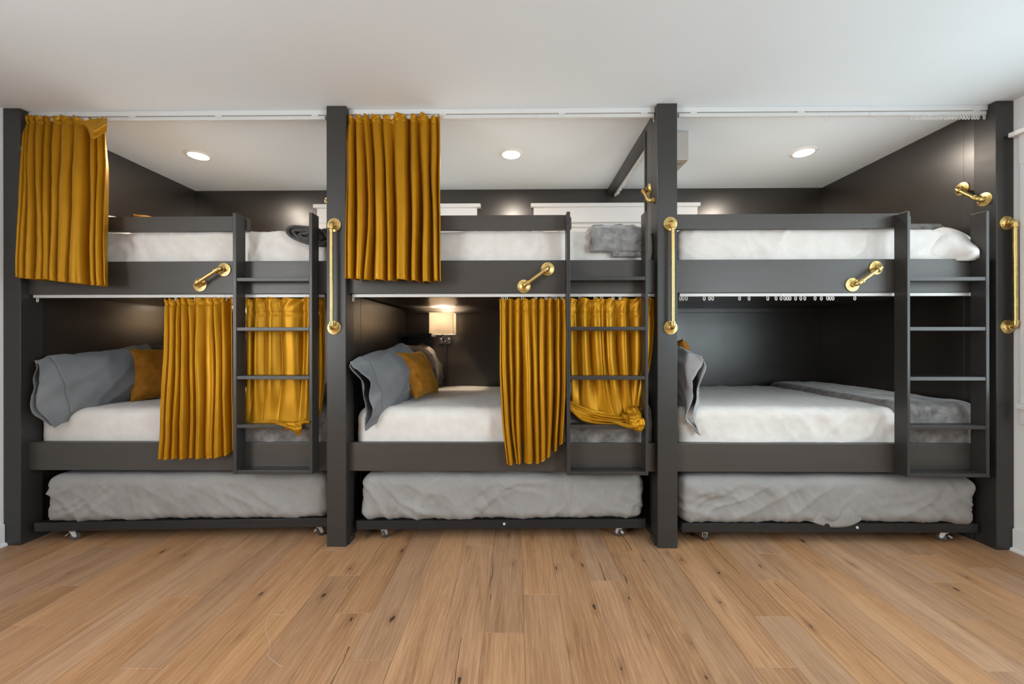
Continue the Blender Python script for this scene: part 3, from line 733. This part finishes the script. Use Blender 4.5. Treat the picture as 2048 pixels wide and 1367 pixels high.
# grey throws on the upper beds
def drape(x0, x1, path, th, seed, name, mat, parent=None, fray=.010):
    """thick folded slab draped along a path of (y, z)"""
    V = []; n = 40; nx = 30
    Pp = [(herm([p[0] for p in path], j / (n - 1)), herm([p[1] for p in path], j / (n - 1))) for j in range(n)]
    for side in (0, 1):
        for j in range(n):
            y, z = Pp[j]; y2, z2 = Pp[min(j + 1, n - 1)]; y1, z1 = Pp[max(j - 1, 0)]
            ty, tz = y2 - y1, z2 - z1; l = math.hypot(ty, tz) or 1; ny, nz_ = -tz / l, ty / l
            if nz_ < 0 and abs(nz_) > abs(ny): ny, nz_ = -ny, -nz_
            if ny > 0 and abs(ny) >= abs(nz_): ny, nz_ = -ny, -nz_
            for i in range(nx):
                u = i / (nx - 1); e = min(1, min(u, 1 - u) * 9, min(j, n - 1 - j) / 3.0 + .25); e = math.sqrt(max(0, 1 - (1 - e) ** 2))
                k = side * th * e + side * (.010 * nz(u * 5 + seed, j * .12, 1) + .008 * ridge(u * 4 + j * .05, j * .1, seed) ** 3)
                V.append((x0 + (x1 - x0) * u + fray * nz(j * .13, u * 2, seed), y + ny * k, z + nz_ * k + .004 * nz(u * 3, j * .2, seed)))
    Fc = []
    for side in (0, 1):
        o = side * n * nx
        Fc += [(o + j * nx + i, o + j * nx + i + 1, o + (j + 1) * nx + i + 1, o + (j + 1) * nx + i) for j in range(n - 1) for i in range(nx - 1)]
    o = n * nx
    for j in range(n - 1):
        for i in (0, nx - 1): Fc.append((j * nx + i, (j + 1) * nx + i, o + (j + 1) * nx + i, o + j * nx + i))
    for i in range(nx - 1):
        for j in (0, n - 1): Fc.append((j * nx + i, j * nx + i + 1, o + j * nx + i + 1, o + j * nx + i))
    return MB().add(V, Fc).build(name, M[mat], parent, True)
xa, xb = WX(1181, yf - .03), WX(1288, yf - .03)
t = thing('folded_blanket', ((xa + xb) / 2, yf, 1.98), 'grey fleece blanket folded over the edge of the middle upper bed', 'blanket')
drape(xa, xb, [(2.98, 1.986), (2.80, 1.988), (2.63, 1.985), (yf - .014, 1.955), (yf - .018, 1.90), (yf - .018, 1.835)], .042, 3, 'top_fold', 'grey_fleece', t)
drape(WX(1222, yf - .03), WX(1286, yf - .03), [(yf - .012, 1.90), (yf - .014, 1.87), (yf - .014, 1.84), (yf - .014, 1.806)], .034, 8, 'under_fold', 'grey_fleece', t)
drape(xa + .03, xb - .02, [(2.95, 2.03), (2.85, 2.034), (2.75, 2.034), (2.62, 2.020)], .012, 11, 'upper_fold', 'grey_fleece', t)
# rolled charcoal blanket at the foot of the left upper bed: a flattened spiral run back along the bed
def spiral(cx, cz, a, b, turns, th, y0, y1, name, parent, seed):
    n = 150; V = []; ny = 12
    for jy in range(ny):
        v = jy / (ny - 1); y = y0 + (y1 - y0) * v
        for sd in (0, 1):
            for k in range(n):
                u = k / (n - 1); an = u * turns * 2 * PI + 4.2; r = .20 + .80 * u
                wob = 1 + .10 * math.sin(3 * an + seed) * (1 - u) + .06 * nz(an, v * 2, seed)
                rr = r * wob
                x = cx + (a * rr - sd * th) * math.cos(an); z = cz + (b * rr - sd * th) * math.sin(an) + .010 * math.sin(x * 40 + 2) * (1 - u) * 1.2
                z -= .030 * (x - cx) / a * (1 - .4 * v)
                V.append((x, y + .010 * nz(an * .7, v, seed) + (.012 * (1 - u) if v < .05 else 0), z + .02 * v))
    Fc = []
    R2 = 2 * n
    for jy in range(ny - 1):
        for sd in (0, 1):
            o = jy * R2 + sd * n
            Fc += [(o + k, o + k + 1, o + R2 + k + 1, o + R2 + k) for k in range(n - 1)]
        o = jy * R2
        for k in (0, n - 1): Fc.append((o + k, o + n + k, o + R2 + n + k, o + R2 + k))
    for o in (0, (ny - 1) * R2): Fc += [(o + k, o + k + 1, o + n + k + 1, o + n + k) for k in range(n - 1)]
    return MB().add(V, Fc).build(name, M['dark_fleece'], parent, True)
p0 = W(620, 470, yf - .04)
t = thing('rolled_blanket', (p0.x, yf, 1.97), 'charcoal fleece blanket rolled up at the foot of the left upper bed', 'blanket')
spiral(p0.x, p0.z, .165, .066, 3.2, .016, yf - .055, 2.95, 'roll', t, 4)
V, Fc = soft_box(WX(640, yf), BAY[0][1] - .03, yf - .03, 2.9, 1.90, 2.00, .03, .02, lambda p, d: .012 * nz(p.x * 14, p.y * 9, p.z * 16) + .008 * ridge(p.x * 15, p.y * 4, p.z * 20))
MB().add(V, Fc).build('tail_fold', M['dark_fleece'], t, True)
# thin folded throw on the right upper bed
t = thing('folded_throw', (2.45, 2.8, 1.99), 'dark grey throw folded flat on the foot of the right upper bed', 'blanket')
V, Fc = soft_box(WX(1780, 2.66), WX(1884, 2.66), 2.64, 3.20, 1.988, 2.030, .014, .02, lambda p, d: .006 * nz(p.x * 9, p.y * 8, 2) + .004 * ridge(p.x * 5, p.y * 12, 6))
MB().add(V, Fc).build('fold', M['fur'], t, True)
V, Fc = soft_box(WX(1790, 2.68), WX(1878, 2.68), 2.66, 3.15, 2.024, 2.046, .010, .02, lambda p, d: .006 * nz(p.x * 9, p.y * 8, 7) + .003 * ridge(p.x * 5, p.y * 12, 3))
MB().add(V, Fc).build('top_fold', M['fur'], t, True)

# ------------------------------------------------------------------ pillows
def pillow_open(name, label, near, far, upv, thick, height, mat, seed, cuff=.10, droop=.06, flare=.25):
    """pillow in an open-ended case: long axis from far (closed) to near (open), upv is the leaning direction of its height"""
    near, far = Vector(near), Vector(far); ax = near - far; Ln = ax.length; ax.normalize()
    upv = Vector(upv); upv = (upv - ax * upv.dot(ax)).normalized(); nv = ax.cross(upv).normalized()
    nu, nr = 64, 72
    def ringpt(u, k):
        an = 2 * PI * k / nr
        e = min(1, (u + .02) * 5.0); e = math.sqrt(max(0, 1 - (1 - e) ** 2)) if u < .2 else 1
        th = thick * (.10 + .90 * e) * (1 - .78 * max(0, (u - .55) / .45) ** 1.2)
        hh = height / 2 * (.90 + .10 * e + .06 * (1 - e)) * (1 - .10 * math.sin(PI * min(1, u / .9)) - .12 * max(0, (u - .6) / .4) ** 1.5 + flare * .3 * max(0, u - .85) / .15 * .5)
        c, s_ = math.cos(an), math.sin(an)
        v = hh * c; wv = th / 2 * math.copysign(abs(s_) ** 1.15, s_)
        wr = .012 * nz(u * 5 + seed, c * 2.2, s_ * 2.2) + .012 * ridge(u * 4 + c * 1.5 + seed, c * 1.2, s_ * 1.4) ** 3 - .006
        op = max(0, (u - .86) / .14)
        bend = op * (.026 * math.sin(2.6 * c + seed) + .014 * math.sin(6.5 * c + 2 * seed)); wv += bend + op * .006 * math.sin(5 * an + seed)
        v += op * .008 * math.sin(3 * c + seed)
        p = far + ax * (Ln * u) + upv * (v + wr * c) + nv * (wv + wr * s_)
        lo = max(0, u - .45) / .55
        p.z -= droop * lo * lo * (1.0 - .8 * (c + 1) / 2)
        p += ax * op * .022 * math.sin(3.1 * c + 1.3 * seed)
        return p
    t = thing(name, far.lerp(near, .5), label, 'pillow')
    split = int(nu * .86)
    def seg(i0, i1, nm, cap):
        V = [ringpt(i / nu, k) for i in range(i0, i1 + 1) for k in range(nr)]
        Fc = [(i * nr + k, i * nr + (k + 1) % nr, (i + 1) * nr + (k + 1) % nr, (i + 1) * nr + k) for i in range(i1 - i0) for k in range(nr)]
        if cap: Fc.append(tuple(range(nr))[::-1])
        MB().add(V, Fc).build(nm, M[mat], t, True, .003)
    seg(0, split, 'pillow_body', True); seg(split, nu, 'open_cuff', False)
    return t
def cushion(name, label, c, size, thick, rot, mat, seed):
    t = thing(name, c, label, 'cushion'); n = 34; Mx = Matrix.Rotation(rot[2], 3, 'Z') @ Matrix.Rotation(rot[1], 3, 'Y') @ Matrix.Rotation(rot[0], 3, 'X')
    V = []; Fc = []; c = Vector(c)
    for sd in (1, -1):
        o = len(V)
        for j in range(n):
            for i in range(n):
                u, v = -1 + 2 * i / (n - 1), -1 + 2 * j / (n - 1)
                u_, v_ = math.sin(u * PI / 2), math.sin(v * PI / 2)
                pin = 1 - .085 * (1 - v_ * v_) * abs(u_) ** 2; pin2 = 1 - .085 * (1 - u_ * u_) * abs(v_) ** 2
                tt = thick / 2 * ((1 - u_ ** 4) * (1 - v_ ** 4)) ** .55
                edge = (1 - abs(u_) ** 6) * (1 - abs(v_) ** 6)
                wv = .010 * nz(u * 2.6 + seed, v * 2.6, sd) * edge + .007 * ridge(u * 3 + seed, v * 3, sd * 2) ** 3 * edge
                p = Vector((size / 2 * u_ * pin, size / 2 * v_ * pin2, sd * (tt + wv)))
                V.append(c + Mx @ p)
        f = [(o + j * n + i, o + j * n + i + 1, o + (j + 1) * n + i + 1, o + (j + 1) * n + i) for j in range(n - 1) for i in range(n - 1)]
        Fc += f if sd > 0 else [q_[::-1] for q_ in f]
    bm = bmesh.new(); vs = [bm.verts.new(v) for v in V]
    for f in Fc: bm.faces.new([vs[i] for i in f])
    bmesh.ops.remove_doubles(bm, verts=bm.verts, dist=.0005)
    bm.verts.index_update(); mb = MB().add([v.co.copy() for v in bm.verts], [[v.index for v in f.verts] for f in bm.faces]); bm.free()
    mb.build('cover', M[mat], t, True)
    rim = []
    for k in range(4 * 24):
        s_, f = divmod(k, 24); f = f / 24 * 2 - 1; fs = math.sin(f * PI / 2); pin = 1 - .085 * (1 - fs * fs)
        u_, v_ = ((fs, -pin), (pin, fs), (-fs, pin), (-pin, -fs))[s_]
        rim.append(c + Mx @ Vector((size / 2 * u_, size / 2 * v_, 0)))
    MB().tube(rim + [rim[0]], .0035, 8, False).build('seam', M[mat], t, True)
    return t
# bay 1
pillow_open('pillow', 'large grey pillow at the left end of the left lower bed, case open', (-2.985, 2.465, .985), (-2.85, 3.12, 1.05), (-.30, 0, 1), .27, .43, 'case', 2, .1, .07, .05)
pillow_open('pillow', 'dark grey pillow behind the orange cushion on the left lower bed', (-2.86, 3.16, 1.05), (-2.84, 3.80, 1.06), (-.40, 0, 1), .20, .46, 'case_brown', 6, .1, .02)
cushion('cushion', 'mustard cushion leaning on the grey pillow of the left lower bed', (-2.70, 3.04, 1.035), .41, .15, (0, math.radians(66), math.radians(-36)), 'cushion', 3)
# bay 2
pillow_open('pillow', 'grey pillow with open case on the middle lower bed', (-.955, 2.49, .985), (-.815, 3.10, 1.055), (-.28, 0, 1), .25, .44, 'case', 4, .1, .07, .05)
pillow_open('pillow', 'brownish grey pillow behind the orange cushion on the middle lower bed', (-.83, 3.16, 1.05), (-.80, 3.80, 1.05), (-.45, 0, 1), .20, .44, 'case_brown', 7, .1, .02)
cushion('cushion', 'mustard cushion leaning on the pillows of the middle lower bed', (-.735, 2.98, 1.035), .36, .14, (0, math.radians(64), math.radians(-14)), 'cushion', 5)
# bay 3
pillow_open('pillow', 'pale grey pillow slumped beside the right post on the right lower bed', (1.115, 2.49, .965), (1.135, 3.08, 1.05), (-.10, 0, 1), .20, .52, 'case_pale', 9, .1, .05, .05)
cushion('cushion', 'mustard cushion peeking over the pale pillow on the right lower bed', (1.225, 3.02, 1.105), .37, .12, (0, math.radians(80), math.radians(-6)), 'cushion', 8)
# upper left
pillow_open('pillow', 'white pillow partly behind the velvet curtain on the left upper bed', (-2.90, 2.66, 2.06), (-2.88, 3.22, 2.06), (-.75, 0, .65), .18, .42, 'fleece', 11, .1, .0)
cushion('cushion', 'mustard cushion tip showing above the left guard rail', (-2.62, 3.02, 2.06), .38, .13, (0, math.radians(52), math.radians(-30)), 'cushion', 12)

# ------------------------------------------------------------------ wall lamps and shelf
def wall_lamp(label, bx, by, bz, facing, lit, sw=.222, sh=.200, sd=.16, so=.075):
    """box-shaded sconce; facing is the outward direction of the wall it hangs on"""
    fx, fy = facing; tx, ty = -fy, fx
    t = thing('wall_lamp', (bx, by, bz), label, 'lamp')
    def pt(a, b, z): return (bx + tx * a + fx * b, by + ty * a + fy * b, bz + z)
    def bxl(name, a0, a1, b0, b1, z0, z1, mat, parent, bev=.002):
        p, q_ = pt(a0, b0, z0), pt(a1, b1, z1)
        return box(name, min(p[0], q_[0]), max(p[0], q_[0]), min(p[1], q_[1]), max(p[1], q_[1]), p[2], q_[2], mat, parent, bev)
    c0, c1 = -sw / 2, sw / 2; d0 = so; d1 = so + sd; th = .003
    mb = MB()
    for a0, a1, b0, b1 in ((c0, c1, d0, d0 + th), (c0, c1, d1 - th, d1), (c0, c0 + th, d0 + th, d1 - th), (c1 - th, c1, d0 + th, d1 - th)):
        p, q_ = pt(a0, b0, 0), pt(a1, b1, sh)
        mb.box(min(p[0], q_[0]), max(p[0], q_[0]), min(p[1], q_[1]), max(p[1], q_[1]), p[2], q_[2], 0)
    mb.build('shade', M['shade'], t)
    bp = bxl('back_plate', -.062, .062, 0.0005, .028, -.095, -.004, M['black_metal'], t, .004)
    if lit:
        for a in (-.036, 0, .036):
            MB().lathe([(0, 0), (.011, 0), (.010, .010), (.006, .013), (0, .013)], pt(a, .028, -.060 if a == 0 else -.040), (fx, fy, 0), 14).build('switch_knob', M['chrome'], bp, 40)
            if a: bxl('outlet', a - .010, a + .010, .0275, .0295, -.078, -.060, M['rubber'], bp, .001)
        bxl('cord_cover', -.012, .012, .0005, .014, -.50, -.096, M['black_metal'], t, .002)
    MB().tube([pt(0, .02, -.05), pt(0, so + sd / 2 - .02, -.05), pt(0, so + sd / 2, -.035), pt(0, so + sd / 2, .045)], .008, 10).build('arm', M['black_metal'], t, 40)
    MB().lathe([(0, -.03), (.016, -.03), (.018, -.01), (.018, .03), (0, .03)], pt(0, so + sd / 2, .03), (0, 0, 1), 16).build('socket', M['black_metal'], t, 40)
    MB().tube([pt(c0 + .002, so + sd / 2, .016), pt(c1 - .002, so + sd / 2, .016)], .0015, 6).build('shade_spider', M['black_metal'], t)
    MB().tube([pt(0, d0 + .002, .0165), pt(0, d1 - .002, .0165)], .0015, 6).build('shade_spider', M['black_metal'], t)
    b_ = MB().lathe([(0, 0), (.012, 0), (.014, .012), (.026, .040), (.029, .056), (.022, .076), (0, .084)], pt(0, so + sd / 2, .060), (0, 0, 1), 20)
    b_.build('bulb', M['bulb'] if lit else M['plastic'], t, True)
    if lit:
        d = bpy.data.lights.new('lamp_bulb', 'POINT'); d.energy = 40; d.color = (1, .80, .58); d.shadow_soft_size = .03
        o = bpy.data.objects.new('lamp_bulb', d); o.location = pt(0, so + sd / 2 + .0, .155); COL.objects.link(o)
lx = W(885, 648, 3.70).x; lz = W(885, 668.3, 3.64).z
wall_lamp('lit black wall lamp with square linen shade in the middle lower bunk', lx, B, lz, (0, -1), True)
wall_lamp('lit wall lamp in the left lower bunk, hidden behind its velvet curtain', lx - (BAY[1][0] - BAY[0][0]), B, lz, (0, -1), True)
wall_lamp('unlit square linen shade on the divider above the right upper bunk', DV[1][1], 2.90, WZ(322, 2.80), (1, 0), False, .20, .197, .16, .062)
t = thing('wall_shelf', (BAY[1][0] + .15, B, 1.33), 'small charcoal corner shelf beside the lit wall lamp', 'shelf')
box('board', BAY[1][0] + .001, WX(862.5, 3.60), 3.60, B - .001, WZ(673, 3.60), WZ(666, 3.60), M['dark'], t, .002)
box('cleat', BAY[1][0] + .001, BAY[1][0] + .02, 3.64, B - .002, WZ(673, 3.6) - .03, WZ(673, 3.60) - .0003, M['dark'], t, .002)
pts = [W(px, py, B - .02) for px, py in ((1625, 616), (1628, 620), (1633, 622), (1638, 620.5), (1641, 619))]
tag(MB().tube(pts, .0035, 8).build('loose_cable', M['plastic'], None, True), 'short pale cable end poking out in the dark right lower bunk', 'cable')

# ------------------------------------------------------------------ trundle beds
TL = ['black rolling trundle frame on casters under the left bunk', 'black rolling trundle frame on casters under the middle bunk', 'black rolling trundle frame on casters under the right bunk']
ML = ['grey sheeted trundle mattress under the left bunk', 'grey sheeted trundle mattress under the middle bunk', 'grey sheeted trundle mattress with sheet corner hanging over the frame']
def sheet_disp(seed):
    def f(p, d):
        fr = max(0, -d.y)
        k = .008 * nz(p.x * 5 + seed, p.y * 4, p.z * 5)
        side = 1 - max(0, d.z)
        for sgn, w_, fq in ((1, .026, 3.4), (-1, .021, 4.3), (1, .012, 8.0)):
            wv = .35 * nz(p.x * 2.1 + seed, p.z * 3, sgn)
            g = ridge((p.x + sgn * p.z * 1.1 + wv) * fq + seed * sgn, p.z * 1.2 + seed, seed + fq)
            k += w_ * max(0, g) ** 5 * (.35 + .65 * fr) * side * (.5 + .5 * nz(p.x * 1.7, p.z * 2, sgn + seed))
        k += .005 * max(0, ridge(p.x * 15 + p.z * 9 + seed, p.z * 6, 4)) ** 3 * side
        k += .012 * nz(p.x * 15 + seed, 0, 3) * max(0, .25 - p.z) * 4 * fr
        return k
    return f
def trundle(i, ln, yf0, yf1, xa, xb, wheels, mat0, mat1, bolts, strap=None):
    """built square at the origin (front edge y = 0, centre x = 0), then rolled to its place"""
    t = thing('trundle_bed', (0, 0, 0), TL[i], 'bed frame'); h = ln / 2; dp = .98; z0, z1 = .078, .133
    box('front_rail', -h, h, 0, .004, z0, z1, M['black_metal'], t, .001)
    box('front_lip', -h + .002, h - .002, .004, .060, z1 - .005, z1, M['black_metal'], t, .001)
    box('back_rail', -h, h, dp - .03, dp, z0, z1, M['black_metal'], t, .001)
    for x in (-h, h - .03): box('side_rail', x, x + .03, .035, dp - .03, z0, z1, M['black_metal'], t, .001)
    for k in range(9):
        x = -h + .12 + k * (ln - .24) / 8
        box('slat', x - .03, x + .03, .036, dp - .031, z1 - .034, z1 - .018, M['black_metal'], t, .001)
    for x, c_ in bolts:
        MB().lathe([(0, 0), (.0085 if c_ else .006, 0), (.0075 if c_ else .005, .003), (.003, .0042), (0, .003)], (x, -.0001, (z0 + z1) / 2 + .004), (0, -1, 0), 16).build('bolt', M['plastic'] if c_ else M['black_metal'], t, 40)
    for x in wheels:
        for y, rz in ((.045, .35 if x < 0 else -.5), (dp - .08, 2.2)):
            if i == 0 and y < .1: rz = 1.0
            cs = emptyp('caster', (x, y, 0), t)
            d = Vector((math.sin(rz), math.cos(rz), 0)); axl = Vector((d.y, -d.x, 0))
            cw = Vector((x, y, .0255)) + d * .012
            MB().lathe([(.004, -.0095), (.020, -.0095), (.0245, -.008), (.0255, 0), (.0245, .008), (.020, .0095), (.004, .0095)], cw, axl, 24).build('wheel', M['rubber'], cs, 40)
            MB().lathe([(0, -.0115), (.007, -.0115), (.007, .0115), (0, .0115)], cw, axl, 12).build('axle', M['chrome'], cs, 40)
            fk = MB()
            for s_ in (-1, 1):
                a_ = cw + axl * (s_ * .0135); b_ = Vector((x, y, .060)) + axl * (s_ * .0135)
                for k in range(1):
                    e = d * .009; n_ = axl * (s_ * .0015)
                    v = [a_ - e - n_, a_ + e - n_, b_ + e * 1.4 - n_, b_ - e * 1.4 - n_, a_ - e + n_, a_ + e + n_, b_ + e * 1.4 + n_, b_ - e * 1.4 + n_]
                    fk.add(v, [(0, 1, 2, 3), (7, 6, 5, 4), (0, 4, 5, 1), (1, 5, 6, 2), (2, 6, 7, 3), (3, 7, 4, 0)])
            fk.lathe([(0, 0), (.019, 0), (.020, .003), (.015, .007), (.006, .009), (.005, .0185), (0, .0185)], (x, y, .0595), (0, 0, 1), 18)
            if i == 0 or x > 0:
                tb = Vector((x, y, .045)) - d * .018
                fk.add([tb + axl * .010 + Vector((0, 0, .003)), tb - axl * .010 + Vector((0, 0, .003)), tb - axl * .010 - d * .016 - Vector((0, 0, .006)), tb + axl * .010 - d * .016 - Vector((0, 0, .006)),
                        tb + axl * .010, tb - axl * .010, tb - axl * .010 - d * .016 - Vector((0, 0, .009)), tb + axl * .010 - d * .016 - Vector((0, 0, .009))],
                       [(0, 1, 2, 3), (7, 6, 5, 4), (0, 4, 5, 1), (1, 5, 6, 2), (2, 6, 7, 3), (3, 7, 4, 0)])
            fk.build('fork', M['chrome'], cs, 40)
    if strap:
        def fs(u, v):
            x = strap + .055 * u; z = .080 - .030 * math.sin(PI * u) - .004 * u
            return (x + .004 * v, .06 + .02 * v, z)
        MB().add(*sweep_grid(12, 3, fs)).build('strap', M['fleece'], t, True, .002)
    mt = MB().add(*soft_box(mat0, mat1, -.004, dp - .01, z1 + .001, .428, (.06, .06, .06), .0125, sheet_disp(i * 3.7 + 1))).build('trundle_mattress', M['sheet'], None, True)
    tag(mt, ML[i], 'mattress')
    parts = [mt]
    ang = math.atan2(yf1 - yf0, xb - xa)
    Tm = Matrix.Translation(((xa + xb) / 2, (yf0 + yf1) / 2, 0)) @ Matrix.Rotation(ang, 4, 'Z')
    t.matrix_world = Tm
    mt.matrix_world = Tm @ Matrix.Translation(mt.location)
    return t, mt, Tm
def emptyp(name, loc, parent):
    o = bpy.data.objects.new(name, None); o.empty_display_size = .02; COL.objects.link(o)
    o.location = Vector(loc) - wl(parent); o.parent = parent; return o
for i, (pa, pb, yy0, yy1, wh, mm, bo, st) in enumerate((
        (68, 660, 2.490, 2.575, (130, 633), (88, 655), ((245, 0), (520, 0)), None),
        (712, 1291, 2.535, 2.575, (763, 1242), (722, 1287), ((880, 0), (1008, 1), (1132, 0)), None),
        (1363, 1956, 2.520, 2.530, (1416, 1904), (1356, 1950), ((1530, 0), (1714, 1), (1794, 0)), 1846))):
    ym = (yy0 + yy1) / 2; xa, xb = WX(pa, yy0), WX(pb, yy1)
    if i == 0: xb = min(xb, BAY[0][1] - .02)
    if i == 2: xa = max(xa, BAY[2][0] + .012)
    cx = (xa + xb) / 2; ang = math.atan2(yy1 - yy0, xb - xa)
    tr_ = lambda px: WX(px, yy0 + (yy1 - yy0) * (px - pa) / (pb - pa)) - cx
    ln = math.hypot(xb - xa, yy1 - yy0)
    m0, m1 = tr_(mm[0]), tr_(mm[1])
    m0 = max(m0, -ln / 2 + .004) if i == 0 else m0; m1 = min(m1, ln / 2 - .004)
    if i == 2: m0 = max(m0, -ln / 2 - .004)
    t, mt, Tm = trundle(i, ln, yy0, yy1, xa, xb, [tr_(x) for x in wh], m0, m1, [(tr_(x), c_) for x, c_ in bo], tr_(st) if st else None)
    if i == 1:      # turned-back top sheet: its edge stands a little proud of the fitted sheet at the left end
        sd = sheet_disp(8.0)
        V, Fc = soft_box(tr_(745), m1 + .004, .004, .97, .150, .434, (.075, .075, .078), .02, lambda p, d: sd(p, d) + .002, lambda a, hi, q_, n: not (a == 0 and not hi) and not (a == 2 and not hi))
        ts = MB().add(V, Fc).build('top_sheet', M['sheet'], None, True, .003)
        mw = Tm @ Matrix.Translation(ts.location); ts.parent = mt; ts.matrix_parent_inverse = Matrix.Identity(4); ts.matrix_basis = mt.matrix_world.inverted() @ mw
    if i == 2:      # loose corner of the sheet hanging over the frame
        def fn(u, v):
            x = herm([1612, 1640, 1668, 1700, 1722], u); top = herm([1030, 990, 968, 985, 1026], u); bot = herm([1038, 1049, 1054, 1051, 1040], u)
            y = yy0 + (yy1 - yy0) * .5 - .006 - .012 * math.sin(PI * v) * math.sin(PI * u) + .007 * math.sin(u * 13 + 3 * v) * v
            y += .050 * (1 - v) ** 2.2 + .006 * math.sin(u * 21) * v * v
            return W(x, top + (bot - top) * v, y)
        fo = MB().add(*sweep_grid(34, 20, fn)).build('sheet_corner', M['sheet'], None, True, .003)
        mw = Matrix.Translation(fo.location); fo.parent = mt; fo.matrix_basis = mt.matrix_world.inverted() @ mw

# ------------------------------------------------------------------ thread lying on the floor
def onfloor(px, py, z=.0012):
    d = ROT @ Vector(((px - 1024) / FPX, 1, -(py - HOR) / FPX)); return Vector((0, 0, CZ)) + d * ((z - CZ) / d.z)
tp = [(1650, 855), (1600, 822), (1572, 790), (1579, 740), (1574, 690), (1555, 640), (1568, 565), (1600, 549), (1650, 553), (1678, 538), (1668, 520), (1648, 524)]
tp = [(a / 2.926, 1040 + b / 2.926) for a, b in tp]
pts = [onfloor(herm([p[0] for p in tp], k / 80), herm([p[1] for p in tp], k / 80)) for k in range(81)]
tag(MB().tube(pts, .00045, 5).build('thread', M['fleece'], None, True), 'loose pale thread lying curled on the oak floor', 'thread')
